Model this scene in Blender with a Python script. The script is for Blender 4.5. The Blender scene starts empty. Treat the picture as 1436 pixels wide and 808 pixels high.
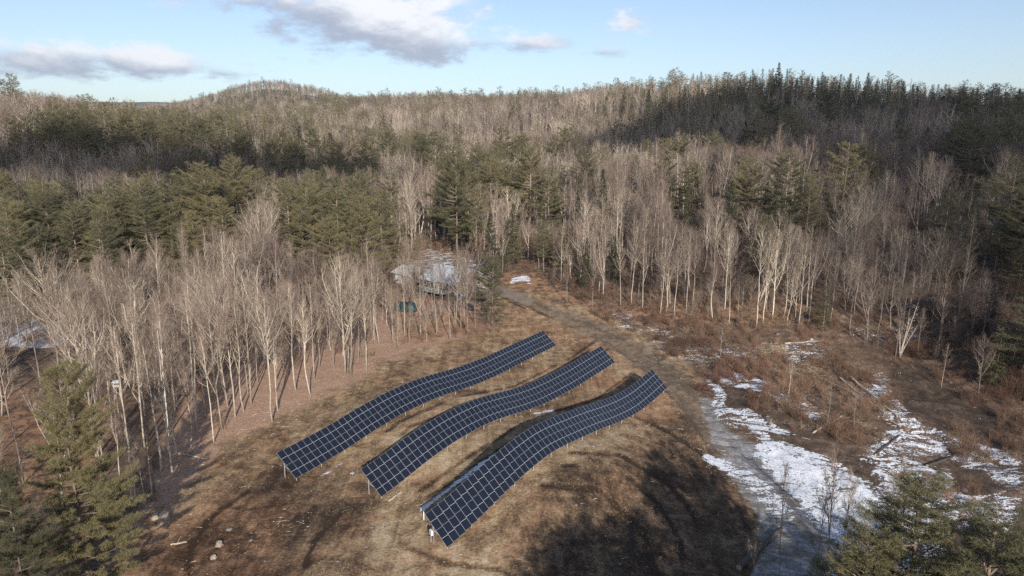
import bpy, math, random
import numpy as np
from mathutils import Vector, Matrix

random.seed(5)
rng = np.random.default_rng(11)
scene = bpy.context.scene
COL = scene.collection
R = math.radians

# ------------------------------------------------------------------ camera
CAM_H = 40.0
PITCH = R(11.5)
FPX = 958.0            # focal length in pixels of a 1436 px wide frame (24 mm lens)
cam_data = bpy.data.cameras.new('camera')
cam_data.lens = FPX / 1436 * 36
cam_data.sensor_width = 36
cam_data.clip_end = 30000
cam = bpy.data.objects.new('camera', cam_data)
cam.location = (0, 0, CAM_H)
cam.rotation_euler = (R(90) - PITCH, 0, 0)
COL.objects.link(cam)
scene.camera = cam


def ray(u, v):
    a = (u - 718) / FPX
    b = (404 - v) / FPX
    return np.array([a, math.cos(PITCH) + b * math.sin(PITCH), -math.sin(PITCH) + b * math.cos(PITCH)])


def P(u, v, t):
    return ray(u, v) * t + np.array([0, 0, CAM_H])


def onz(u, v, z):
    r = ray(u, v)
    return r * ((z - CAM_H) / r[2]) + np.array([0, 0, CAM_H])


def project(x, y, z):
    """world -> reference pixel, depth (numpy)"""
    c, s = math.cos(PITCH), math.sin(PITCH)
    dz = z - CAM_H
    d = y * c - dz * s
    up = y * s + dz * c
    dd = np.where(d > 1, d, 1)
    return 718 + FPX * x / dd, 404 - FPX * up / dd, d


def sm(a, b, x):
    t = np.clip((x - a) / (b - a), 0, 1)
    return t * t * (3 - 2 * t)


# value noise -------------------------------------------------------
_perm = np.random.default_rng(3).random((256, 256))


def vnoise(x, y, s, seed=0):
    x = np.asarray(x, float) / s + seed * 17.31
    y = np.asarray(y, float) / s + seed * 9.77
    xi = np.floor(x).astype(int)
    yi = np.floor(y).astype(int)
    fx = x - xi
    fy = y - yi
    fx = fx * fx * (3 - 2 * fx)
    fy = fy * fy * (3 - 2 * fy)
    g = lambda i, j: _perm[(i % 256), (j % 256)]
    return (g(xi, yi) * (1 - fx) + g(xi + 1, yi) * fx) * (1 - fy) + (g(xi, yi + 1) * (1 - fx) + g(xi + 1, yi + 1) * fx) * fy


def fbm(x, y, s, n=4, seed=0):
    t = 0
    a = 1.0
    w = 0
    for k in range(n):
        t = t + a * vnoise(x, y, s / 2 ** k, seed + k)
        w += a
        a *= .55
    return t / w


# ------------------------------------------------------------------ the three array rows, read as ground profiles
# (near corner of lower edge, far corner of lower edge), profile of the lower edge's height along the row
ROWS = [
    ((-26.217, 76.495), (8.810, 131.531), 65,
     [(0, .9), (1.9, .95), (8.2, 1.40), (13.4, 2.1), (19.5, 2.62), (24.3, 2.65), (29.3, 2.42), (34, 1.90), (39, 1.50), (44.8, 1.34), (51, 1.42), (58.2, 1.48), (65.2, 1.5)]),
    ((-15.046, 72.097), (19.147, 121.738), 60,
     [(0, .8), (3.1, 1.22), (6.8, 1.92), (9.8, 2.36), (14, 2.74), (18.5, 2.80), (22.3, 2.6), (26.7, 2.02), (31.0, 1.34), (35.7, .86), (41, .66), (47.1, .66), (53.2, .88), (60.3, 1.15)]),
    ((-6.537, 62.248), (26.077, 109.077), 57,
     [(0, .6), (2, .82), (4, 1.14), (6.7, 1.62), (10.4, 2.32), (14.4, 2.92), (18.1, 3.22), (20.5, 3.25), (23.2, 3.02), (26.1, 2.66), (29.8, 2.2), (33.3, 1.7), (37, 1.1), (40.7, .56), (44.8, .18), (48.4, .10), (52.5, .32), (57.1, .72)]),
]


def row_frame(k):
    n, f, cnt, prof = ROWS[k]
    n = np.array(n)
    f = np.array(f)
    d = f - n
    L = np.linalg.norm(d)
    d = d / L
    face = np.array([d[1], -d[0]])
    s = np.array([p[0] for p in prof])
    z = np.array([p[1] for p in prof])
    ss = np.linspace(0, L, 240)
    zz = np.interp(ss, s, z)
    ker = np.exp(-np.linspace(-2, 2, 21) ** 2)
    ker /= ker.sum()
    zp = np.interp(np.linspace(-10 * L / 239, L + 10 * L / 239, 260), ss, zz)
    zz = np.convolve(zp, ker, 'valid')
    return n, d, face, L, cnt, (lambda q: np.interp(q, ss, zz))


# ------------------------------------------------------------------ terrain
CTRL = []
for (u, v, z) in [(718, 700, 0), (300, 760, 0.2), (150, 700, 0.3), (500, 780, 0), (900, 720, -.2), (718, 470, 1.0), (600, 450, 2.0), (560, 500, 1.6), (400, 560, 1.2),
                  (900, 480, 1.0), (1000, 600, -.8), (1100, 700, -2.2), (1250, 690, -3), (1400, 790, -4.6), (1250, 600, -3.4), (1250, 520, -1.4), (1080, 480, 1.0), (1000, 500, 0.4),
                  (1150, 570, -.4), (1380, 640, -4.0), (250, 600, 1), (120, 560, 1.5), (30, 450, 0.3), (100, 430, 3.5), (300, 470, 2.0), (1400, 520, -.4),
                  (1200, 640, -3.2), (820, 440, 2.2), (960, 450, 2.4)]:
    CTRL.append(onz(u, v, z))
for (u, v, t) in [(718, 420, 171), (620, 400, 184), (1080, 440, 150), (1300, 400, 160), (1300, 330, 196), (1400, 450, 140), (1110, 300, 230), (900, 330, 215), (1360, 250, 270)]:
    CTRL.append(P(u, v, t))
# far ground, as (u, t, z)
for (u, t, z) in [(718, 300, 17), (718, 450, 36), (718, 700, 77), (718, 900, 88), (718, 1500, 60), (560, 300, 14), (560, 500, 40), (560, 800, 86), (560, 1100, 90), (560, 1700, 70),
                  (850, 300, 20), (850, 450, 44), (850, 650, 79), (850, 900, 84), (1000, 350, 40), (1000, 450, 60), (1000, 560, 85), (1000, 800, 77), (1200, 300, 30), (1200, 400, 52), (1200, 520, 74),
                  (1200, 750, 66), (1420, 300, 34), (1420, 380, 50), (1420, 460, 60), (1420, 650, 60), (150, 220, 12), (150, 300, 30), (60, 330, 44), (20, 430, 62), (60, 600, 60), (200, 420, 42),
                  (230, 620, 50), (190, 900, 60), (190, 1500, 70), (60, 1000, 70), (380, 240, 9), (380, 330, 24), (380, 500, 46), (400, 750, 62), (380, 1000, 88), (370, 1400, 161), (300, 1400, 116), (250, 1400, 84),
                  (430, 1300, 140), (380, 1800, 130), (480, 1200, 96), (480, 900, 86), (480, 600, 56), (1700, 300, 40), (1700, 150, 10), (1800, 600, 60), (-300, 200, 10), (-300, 400, 55), (-500, 700, 60)]:
    r = ray(u, 209)
    CTRL.append(np.array([r[0] * t, r[1] * t, z]))
for (x, y, z) in [(0, -20, 0), (0, 20, 0), (60, 10, -1), (60, -60, 1), (-60, 10, 2), (-80, -80, 6), (-150, 60, 8), (180, 60, 6), (0, -200, 10), (-300, -200, 20), (300, -200, 20), (0, -900, 40), (900, 0, 50), (-900, 0, 60),
                  (3000, 3000, 60), (-3000, 3000, 120), (0, 4000, 60), (0, -3000, 60), (3000, 0, 60), (-3000, 0, 80), (-5000, 6000, 120), (5000, 6000, 60)]:
    CTRL.append(np.array([x, y, z], float))
CTRL = np.array(CTRL, float)


def _mq(d2, y0):
    return np.sqrt(d2 + 18.0 ** 2)


def _fit():
    X = CTRL[:, :2]
    d2 = ((X[:, None] - X[None]) ** 2).sum(-1)
    A = _mq(d2, 0)
    n = len(X)
    M = np.zeros((n + 1, n + 1))
    M[:n, :n] = A + np.eye(n) * -4.0
    M[:n, n] = 1
    M[n, :n] = 1
    b = np.concatenate([CTRL[:, 2], [0]])
    return np.linalg.solve(M, b)


_W = _fit()


def coarse(x, y):
    x = np.asarray(x, float).ravel()
    y = np.asarray(y, float).ravel()
    out = np.full(len(x), _W[-1])
    for i in range(len(CTRL)):
        out += _W[i] * np.sqrt((x - CTRL[i, 0]) ** 2 + (y - CTRL[i, 1]) ** 2 + 18.0 ** 2)
    return out


_loc = []
for k in range(3):
    n, d, face, L, cnt, zf = row_frame(k)
    for s in np.arange(-3, L + 3.1, 2.0):
        for off in (-1.0, 3.0):
            p = n + d * s - face * off
            _loc.append((p[0], p[1], float(zf(np.clip(s, 0, L))) - .75 + (.15 if off > 0 else 0)))
_loc = np.array(_loc)
_lr = _loc[:, 2] - coarse(_loc[:, 0], _loc[:, 1])


def ground(x, y):
    x = np.asarray(x, float).ravel()
    y = np.asarray(y, float).ravel()
    z = coarse(x, y)
    near = np.where((np.abs(x) < 90) & (y > 30) & (y < 170))[0]
    if len(near):
        xx, yy = x[near], y[near]
        num = np.zeros(len(xx))
        den = np.full(len(xx), .35)
        for i in range(len(_loc)):
            w = np.exp(-((xx - _loc[i, 0]) ** 2 + (yy - _loc[i, 1]) ** 2) / (2 * 3.2 ** 2))
            num += w * _lr[i]
            den += w
        z[near] += num / den
    dist = np.hypot(x, y)
    inner = 1 - sm(110, 220, np.hypot(x - 10, y - 90))
    z += (fbm(x, y, 60, 4, 2) - .5) * 8 * (1 - inner) * np.clip(dist / 500, .5, 1.0)
    # banks, hollows and mounds in the wet ground right of the track
    rr = sm(28, 42, x - .12 * (y - 80)) * (1 - sm(150, 190, y))
    z += rr * (fbm(x, y, 11, 4, 7) - .5) * 2.6
    z += (fbm(x, y, 3.0, 3, 9) - .5) * .22 * (1 - sm(140, 260, dist))
    return z


def gz(x, y):
    return float(ground([x], [y])[0])


def on_ground(u, v, t0=55, t1=700):
    ts = np.concatenate([np.arange(t0, 260, .5), np.arange(260, t1, 3)])
    r = ray(u, v)
    z = CAM_H + r[2] * ts
    g = ground(r[0] * ts, r[1] * ts)
    i = np.where(z <= g)[0]
    i = i[0] if len(i) else len(ts) - 1
    return r[0] * ts[i], r[1] * ts[i], g[i]


# ------------------------------------------------------------------ mesh helpers
class MB:
    def __init__(s):
        s.v = []
        s.f = []
        s.m = []
        s.n = 0

    def add(s, v, f, m=0):
        v = np.asarray(v, float).reshape(-1, 3)
        f = np.asarray(f, int).reshape(-1, 3)
        s.v.append(v)
        s.f.append(f + s.n)
        s.m.append(np.full(len(f), m, int))
        s.n += len(v)

    def tube(s, pts, rad, sides=5, m=0, cap=True):
        pts = np.asarray(pts, float)
        k = len(pts)
        rad = np.broadcast_to(np.asarray(rad, float), (k,))
        tan = np.gradient(pts, axis=0)
        tan /= np.linalg.norm(tan, axis=1, keepdims=True) + 1e-9
        ref = np.array([0, 0, 1.0]) if abs(tan[0][2]) < .9 else np.array([1.0, 0, 0])
        a = np.cross(tan, ref)
        a /= np.linalg.norm(a, axis=1, keepdims=True) + 1e-9
        b = np.cross(tan, a)
        ang = np.arange(sides) * 2 * math.pi / sides
        ring = pts[:, None] + rad[:, None, None] * (np.cos(ang)[None, :, None] * a[:, None] + np.sin(ang)[None, :, None] * b[:, None])
        v = ring.reshape(-1, 3)
        i = np.arange(k - 1)[:, None] * sides
        j = np.arange(sides)[None]
        j2 = (j + 1) % sides
        q = np.stack([i + j, i + j2, i + sides + j2, i + sides + j], -1).reshape(-1, 4)
        f = np.concatenate([q[:, [0, 1, 2]], q[:, [0, 2, 3]]])
        if cap:
            base = len(v)
            v = np.concatenate([v, pts[[0, -1]]])
            c0 = np.stack([np.full(sides, base), (np.arange(sides) + 1) % sides, np.arange(sides)], -1)
            o = (k - 1) * sides
            c1 = np.stack([np.full(sides, base + 1), o + np.arange(sides), o + (np.arange(sides) + 1) % sides], -1)
            f = np.concatenate([f, c0, c1])
        s.add(v, f, m)

    def spikes(s, base, tip, r, m=0):
        """thin tapered three-sided twigs"""
        base = np.asarray(base, float)
        tip = np.asarray(tip, float)
        n = len(base)
        if n == 0:
            return
        d = tip - base
        d /= np.linalg.norm(d, axis=1, keepdims=True) + 1e-9
        a = np.cross(d, np.array([.3, .5, .81]))
        a /= np.linalg.norm(a, axis=1, keepdims=True) + 1e-9
        b = np.cross(d, a)
        r = np.broadcast_to(np.asarray(r, float), (n,))[:, None]
        vs = [base + r * (math.cos(t) * a + math.sin(t) * b) for t in (0, 2.094, 4.189)] + [tip]
        v = np.stack(vs, 1).reshape(-1, 3)
        i = np.arange(n)[:, None] * 4
        f = np.concatenate([i + np.array([[0, 1, 3]]), i + np.array([[1, 2, 3]]), i + np.array([[2, 0, 3]])])
        s.add(v, f, m)

    def blades(s, base, d, ln, w, rs, m=0):
        """single needle-bunch faces"""
        n = len(base)
        d = d / (np.linalg.norm(d, axis=1, keepdims=True) + 1e-9)
        q = rs.normal(size=(n, 3))
        a = np.cross(d, q)
        a /= np.linalg.norm(a, axis=1, keepdims=True) + 1e-9
        ln = np.broadcast_to(ln, (n,))[:, None]
        w = np.broadcast_to(w, (n,))[:, None]
        v = np.stack([base + a * w * .5, base - a * w * .5, base + d * ln - a * w * .18, base + d * ln + a * w * .18], 1).reshape(-1, 3)
        i = np.arange(n)[:, None] * 4
        f = np.concatenate([i + np.array([[0, 1, 2]]), i + np.array([[0, 2, 3]])])
        s.add(v, f, m)

    def box(s, c, size, rot=None, m=0):
        x, y, z = np.array(size) / 2
        v = np.array([[-x, -y, -z], [x, -y, -z], [x, y, -z], [-x, y, -z], [-x, -y, z], [x, -y, z], [x, y, z], [-x, y, z]])
        if rot is not None:
            v = v @ np.array(rot).T
        v = v + np.array(c)
        q = [[0, 3, 2, 1], [4, 5, 6, 7], [0, 1, 5, 4], [1, 2, 6, 5], [2, 3, 7, 6], [3, 0, 4, 7]]
        f = []
        for a in q:
            f += [[a[0], a[1], a[2]], [a[0], a[2], a[3]]]
        s.add(v, f, m)

    def poly(s, pts, m=0):
        k = len(pts)
        s.add(pts, [[0, i, i + 1] for i in range(1, k - 1)], m)

    def mesh(s, name, mats, smooth=False):
        me = bpy.data.meshes.new(name)
        v = np.concatenate(s.v)
        f = np.concatenate(s.f)
        mi = np.concatenate(s.m)
        me.vertices.add(len(v))
        me.vertices.foreach_set('co', v.ravel().astype(np.float32))
        me.loops.add(len(f) * 3)
        me.loops.foreach_set('vertex_index', f.ravel().astype(np.int32))
        me.polygons.add(len(f))
        me.polygons.foreach_set('loop_start', (np.arange(len(f)) * 3).astype(np.int32))
        for mt in (mats if isinstance(mats, (list, tuple)) else [mats]):
            me.materials.append(mt)
        me.polygons.foreach_set('material_index', mi.astype(np.int32))
        me.polygons.foreach_set('use_smooth', np.full(len(f), smooth))
        me.update(calc_edges=True)
        me.validate()
        return me


def obj(name, me, parent=None):
    o = bpy.data.objects.new(name, me)
    COL.objects.link(o)
    if parent:
        o.parent = parent
    return o


def tag(o, label=None, cat=None, group=None, kind=None):
    if label:
        o['label'] = label
    if cat:
        o['category'] = cat
    if group:
        o['group'] = group
    if kind:
        o['kind'] = kind
    return o


def thing(name, label, cat, loc=(0, 0, 0), rz=0, group=None):
    o = bpy.data.objects.new(name, None)
    COL.objects.link(o)
    o.location = [float(q) for q in loc]
    o.rotation_euler = (0, 0, rz)
    o.empty_display_size = .2
    return tag(o, label, cat, group)


# ------------------------------------------------------------------ materials
def new_mat(name):
    m = bpy.data.materials.new(name)
    m.use_nodes = True
    nt = m.node_tree
    b = nt.nodes['Principled BSDF']
    return m, nt, b


def ramp(nt, cols, fac=None):
    r = nt.nodes.new('ShaderNodeValToRGB')
    e = r.color_ramp.elements
    while len(e) < len(cols):
        e.new(.5)
    for i, (p, c) in enumerate(cols):
        e[i].position = p
        e[i].color = (*c, 1)
    if fac is not None:
        nt.links.new(fac, r.inputs[0])
    return r.outputs[0]


def noise(nt, scale, detail=4, rough=.6, vec=None, dist=0):
    n = nt.nodes.new('ShaderNodeTexNoise')
    n.inputs['Scale'].default_value = scale
    n.inputs['Detail'].default_value = detail
    n.inputs['Roughness'].default_value = rough
    n.inputs['Distortion'].default_value = dist
    if vec is not None:
        nt.links.new(vec, n.inputs['Vector'])
    return n.outputs[0]


def mathn(nt, op, a, b=None, c=None, clamp=False):
    n = nt.nodes.new('ShaderNodeMath')
    n.operation = op
    n.use_clamp = clamp
    for i, q in enumerate((a, b, c)):
        if q is None:
            continue
        if isinstance(q, (int, float)):
            n.inputs[i].default_value = q
        else:
            nt.links.new(q, n.inputs[i])
    return n.outputs[0]


def mixc(nt, fac, a, b, mode='MIX'):
    n = nt.nodes.new('ShaderNodeMix')
    n.data_type = 'RGBA'
    n.blend_type = mode
    for s, q in (('Factor', fac), ('A', a), ('B', b)):
        i = [x for x in n.inputs if x.name == s and x.type == ('VALUE' if s == 'Factor' else 'RGBA')][0]
        if isinstance(q, (int, float)):
            i.default_value = q
        elif isinstance(q, tuple):
            i.default_value = (*q, 1)
        else:
            nt.links.new(q, i)
    return [x for x in n.outputs if x.type == 'RGBA'][0]


def sstep(nt, a, b, x):
    n = nt.nodes.new('ShaderNodeMapRange')
    n.interpolation_type = 'SMOOTHSTEP'
    n.inputs[1].default_value = a
    n.inputs[2].default_value = b
    nt.links.new(x, n.inputs[0])
    return n.outputs[0]


def texco(nt, which='Object'):
    return nt.nodes.new('ShaderNodeTexCoord').outputs[which]


def geo_pos(nt):
    return nt.nodes.new('ShaderNodeNewGeometry').outputs['Position']


def bump(nt, b, h, strength=.5, dist=.05):
    n = nt.nodes.new('ShaderNodeBump')
    n.inputs['Strength'].default_value = strength
    n.inputs['Distance'].default_value = dist
    nt.links.new(h, n.inputs['Height'])
    nt.links.new(n.outputs[0], b.inputs['Normal'])


def simple_mat(name, col, rough=.7, var=.25, scale=3, metallic=0, spec=.5):
    m, nt, b = new_mat(name)
    n = noise(nt, scale, 5, .65, texco(nt))
    lo = tuple(c * (1 - var) for c in col)
    hi = tuple(min(1, c * (1 + var)) for c in col)
    nt.links.new(ramp(nt, [(.3, lo), (.7, hi)], n), b.inputs['Base Color'])
    b.inputs['Roughness'].default_value = rough
    b.inputs['Metallic'].default_value = metallic
    b.inputs['Specular IOR Level'].default_value = spec
    return m


def bark_mat(name, stops, stretch=(6, 6, 1.2)):
    m, nt, b = new_mat(name)
    rnd = nt.nodes.new('ShaderNodeObjectInfo').outputs['Random']
    mp = nt.nodes.new('ShaderNodeMapping')
    mp.inputs['Scale'].default_value = stretch
    nt.links.new(texco(nt), mp.inputs[0])
    n = noise(nt, 1.0, 5, .7, mp.outputs[0])
    c = ramp(nt, stops, rnd)
    d = ramp(nt, [(.35, (.55, .53, .5)), (.62, (1.12, 1.1, 1.08))], n)
    # stands of different kinds of tree, tens of metres across
    st = noise(nt, .028, 3, .6, geo_pos(nt))
    c = mixc(nt, 1.0, c, ramp(nt, [(.36, (.70, .62, .59)), (.5, (1.0, .93, .87)), (.64, (1.45, 1.37, 1.24))], st), 'MULTIPLY')
    nt.links.new(mixc(nt, 1.0, c, d, 'MULTIPLY'), b.inputs['Base Color'])
    b.inputs['Roughness'].default_value = .9
    b.inputs['Specular IOR Level'].default_value = .15
    return m


M_TRUNK = bark_mat('pale_bark', [(0, (.24, .215, .19)), (.3, (.43, .395, .35)), (.55, (.28, .25, .22)), (.8, (.60, .56, .50)), (1, (.24, .21, .185))])
M_TWIG = bark_mat('twig_bark', [(0, (.20, .165, .145)), (.3, (.27, .235, .20)), (.5, (.22, .165, .15)), (.75, (.31, .27, .225)), (1, (.17, .13, .115))], (1, 1, 1))
M_PINEBARK = bark_mat('pine_bark', [(0, (.20, .17, .14)), (.5, (.26, .22, .18)), (1, (.17, .14, .12))])
M_BIRCH = bark_mat('birch_bark', [(0, (.66, .63, .58)), (1, (.72, .70, .65))], (3, 3, 9))
M_BRUSH = bark_mat('brush_bark', [(0, (.17, .11, .085)), (.5, (.25, .18, .13)), (1, (.21, .12, .09))], (1, 1, 1))
M_DRYBRUSH = bark_mat('dry_brush', [(0, (.30, .24, .17)), (1, (.38, .32, .24))], (1, 1, 1))


def needle_mat(name, stops):
    m, nt, b = new_mat(name)
    rnd = nt.nodes.new('ShaderNodeObjectInfo').outputs['Random']
    n = noise(nt, .9, 3, .6, texco(nt))
    n2 = noise(nt, 9, 2, .6, texco(nt))
    f = mathn(nt, 'ADD', mathn(nt, 'MULTIPLY', rnd, .8), mathn(nt, 'MULTIPLY', n, .4))
    c = ramp(nt, stops, f)
    c = mixc(nt, sstep(nt, .56, .72, n2), c, (.19, .15, .07))
    nt.links.new(c, b.inputs['Base Color'])
    b.inputs['Roughness'].default_value = .6
    b.inputs['Specular IOR Level'].default_value = .25
    tr = nt.nodes.new('ShaderNodeBsdfTranslucent')
    nt.links.new(c, tr.inputs['Color'])
    ms = nt.nodes.new('ShaderNodeMixShader')
    ms.inputs[0].default_value = .25
    nt.links.new(b.outputs[0], ms.inputs[1])
    nt.links.new(tr.outputs[0], ms.inputs[2])
    nt.links.new(ms.outputs[0], nt.nodes['Material Output'].inputs[0])
    return m


M_PINE = needle_mat('pine_needles', [(.1, (.092, .093, .055)), (.45, (.145, .138, .072)), (.9, (.24, .205, .10))])
M_SPRUCE = needle_mat('spruce_needles', [(.1, (.044, .052, .034)), (.5, (.072, .078, .045)), (.9, (.125, .118, .062))])


# ------------------------------------------------------------------ polygons on the ground, given by where their outline is seen
def poly_sd(u, v, poly):
    poly = np.array(poly, float)
    n = len(poly)
    d = np.full(u.shape, 1e9)
    inside = np.zeros(u.shape, bool)
    for i in range(n):
        a = poly[i]
        b = poly[(i + 1) % n]
        ab = b - a
        t = np.clip(((u - a[0]) * ab[0] + (v - a[1]) * ab[1]) / (ab @ ab + 1e-9), 0, 1)
        d = np.minimum(d, np.hypot(u - a[0] - t * ab[0], v - a[1] - t * ab[1]))
        c = ((a[1] > v) != (b[1] > v)) & (u < (b[0] - a[0]) * (v - a[1]) / (b[1] - a[1] + 1e-12) + a[0])
        inside ^= c
    return np.where(inside, d, -d)


def line_sd(u, v, pts):
    """pts: (u, v, halfwidth px)"""
    best = np.full(u.shape, -1e9)
    for a, b in zip(pts[:-1], pts[1:]):
        ab = np.array([b[0] - a[0], b[1] - a[1]], float)
        t = np.clip(((u - a[0]) * ab[0] + (v - a[1]) * ab[1]) / (ab @ ab), 0, 1)
        w = a[2] + t * (b[2] - a[2])
        best = np.maximum(best, w - np.hypot(u - a[0] - t * ab[0], v - a[1] - t * ab[1]))
    return best


Z_CLEAR = [(90, 900), (150, 780), (165, 740), (235, 700), (262, 672), (300, 625), (360, 600), (440, 560), (500, 532), (545, 500), (620, 482), (690, 462), (700, 420), (720, 400), (760, 412),
           (830, 440), (900, 462), (960, 500), (1010, 590), (1075, 690), (1070, 760), (1010, 900)]
Z_SOIL = [(200, 900), (220, 760), (300, 715), (370, 670), (400, 645), (440, 670), (520, 700), (520, 760), (440, 800), (420, 900)]
Z_SOIL2 = [(690, 900), (720, 690), (800, 640), (900, 600), (960, 560), (1010, 610), (1075, 700), (1060, 900)]
Z_SNOW = [
    ([(985, 520), (1040, 590), (1100, 640), (1180, 700), (1160, 808), (1330, 808), (1330, 740), (1436, 760), (1436, 700), (1340, 660), (1280, 640), (1436, 640), (1436, 610), (1330, 560), (1290, 520), (1240, 510), (1210, 550), (1250, 600), (1190, 645), (1120, 620), (1040, 560)], .6, 8),
    ([(985, 630), (1030, 645), (1100, 690), (1120, 740), (1080, 720), (1030, 670), (985, 645)], .68, 5),
    ([(1060, 600), (1150, 630), (1230, 690), (1290, 760), (1200, 800), (1130, 720), (1060, 640)], .80, 8),
    ([(855, 440), (885, 440), (900, 465), (870, 465)], .55, 5),
    ([(895, 470), (1010, 500), (1080, 480), (1130, 490), (1080, 510), (1000, 520), (930, 500)], .5, 6),
    ([(985, 515), (1040, 520), (1130, 560), (1180, 610), (1080, 620), (1000, 590)], .62, 8),
    ([(900, 455), (960, 470), (1040, 490), (1140, 470), (1180, 490), (1120, 515), (1040, 520), (960, 505)], .5, 6),
    ([(1240, 505), (1300, 515), (1436, 600), (1436, 690), (1330, 650), (1260, 600), (1230, 560)], .57, 8),
    ([(570, 372), (600, 350), (640, 352), (700, 372), (690, 400), (650, 425), (585, 415), (560, 400)], .56, 6),
    ([(716, 387), (742, 387), (742, 397), (716, 397)], .75, 3),
    ([(-60, 425), (95, 430), (100, 478), (60, 490), (-60, 480)], .95, 5),
    ([(1180, 455), (1320, 465), (1300, 480), (1190, 475)], .45, 6),
]
# lines of shaded snow left behind the rows
Z_SNOWL = [([(591, 715, 3), (633, 683, 3.5), (676, 650, 3), (706, 631, 2)], .8), ([(492, 664, 3), (520, 648, 3)], .5), ([(436, 674, 1.2), (465, 660, 1.5), (493, 640, 1.0)], .5), ([(378, 655, 3), (400, 652, 2)], .5),
           ([(748, 580, 2), (775, 576, 2)], .72), ([(800, 622, 2), (838, 626, 2)], .66)]
Z_ROAD = [(640, 420, 4), (690, 404, 4), (740, 421, 6), (800, 447, 11), (870, 480, 14), (930, 520, 16), (985, 580, 20), (1030, 640, 26)]
Z_ICE = [(990, 560, 8), (1010, 610, 14), (1060, 660, 32), (1110, 710, 45), (1130, 770, 60), (1120, 850, 75)]
Z_GRAVEL = [(665, 410, 6), (700, 405, 5), (740, 422, 4)]
Z_TAN = [[(700, 640), (790, 600), (880, 590), (930, 610), (900, 650), (800, 660), (720, 720), (640, 790), (600, 780), (650, 740)], [(480, 650), (560, 590), (650, 560), (735, 545), (700, 560), (600, 600), (520, 650)],
         [(560, 700), (620, 650), (700, 605), (740, 590), (700, 590), (620, 625), (540, 690)], [(520, 730), (640, 770), (700, 740), (720, 830), (520, 830)], [(780, 425), (860, 470), (960, 500), (900, 500), (820, 470), (740, 430)]]
Z_RED = [[(720, 430), (850, 480), (940, 530), (960, 590), (880, 600), (900, 520), (800, 490), (700, 470)], [(150, 730), (300, 690), (420, 700), (380, 830), (150, 830)], [(930, 650), (980, 660), (990, 720), (940, 700)], [(760, 520), (850, 520), (880, 540), (770, 545)]]
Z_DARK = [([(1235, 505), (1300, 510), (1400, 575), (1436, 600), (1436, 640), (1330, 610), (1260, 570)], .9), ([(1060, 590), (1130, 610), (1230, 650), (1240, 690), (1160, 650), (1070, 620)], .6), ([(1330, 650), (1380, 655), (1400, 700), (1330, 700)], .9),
          ([(1000, 530), (1100, 560), (1200, 620), (1120, 620), (1020, 570)], .6), ([(0, 700), (150, 690), (165, 760), (140, 900), (0, 900)], .6), ([(150, 560), (210, 570), (230, 640), (150, 700)], .35)]  # the last polygon paints pine shade into the ground colour
Z_RUT = [[(800, 632), (870, 640), (940, 680), (985, 740), (1000, 808)], [(790, 650), (860, 655), (920, 700), (955, 760), (960, 820)], [(880, 580), (930, 600), (985, 640), (1030, 690), (1055, 760)], [(760, 680), (840, 690), (900, 740), (920, 808)],
         [(500, 640), (560, 590), (640, 555), (720, 545), (800, 500), (850, 470)], [(515, 650), (575, 600), (650, 567), (735, 553), (810, 512), (870, 482)], [(590, 690), (660, 635), (740, 590), (840, 560), (900, 510), (930, 500)], [(600, 700), (675, 645), (750, 600)],
         [(350, 690), (300, 720), (270, 760), (260, 820)], [(480, 720), (440, 760), (420, 820)], [(560, 760), (620, 790), (700, 800), (760, 830)], [(700, 408), (745, 424), (800, 443), (870, 474), (930, 512), (985, 570), (1025, 630)], [(696, 414), (738, 431), (792, 452), (855, 484), (912, 522), (965, 582), (1000, 640)]]
Z_LEAFPINK = [(190, 720), (225, 640), (262, 560), (340, 500), (440, 470), (520, 420), (560, 400), (700, 430), (690, 470), (620, 500), (545, 525), (470, 560), (380, 610), (330, 660), (260, 730), (170, 800), (160, 740)]
Z_ORANGE = [([(-50, 520), (150, 545), (170, 620), (120, 700), (-50, 760)], 18), ([(690, 370), (730, 375), (840, 425), (900, 440), (870, 455), (760, 420), (700, 400)], 10), ([(590, 350), (640, 352), (620, 365), (580, 365)], 6), ([(560, 440), (700, 420), (690, 480), (560, 490)], 16),
            ([(830, 425), (1130, 420), (1150, 440), (1000, 462), (900, 462)], 20)]


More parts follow.
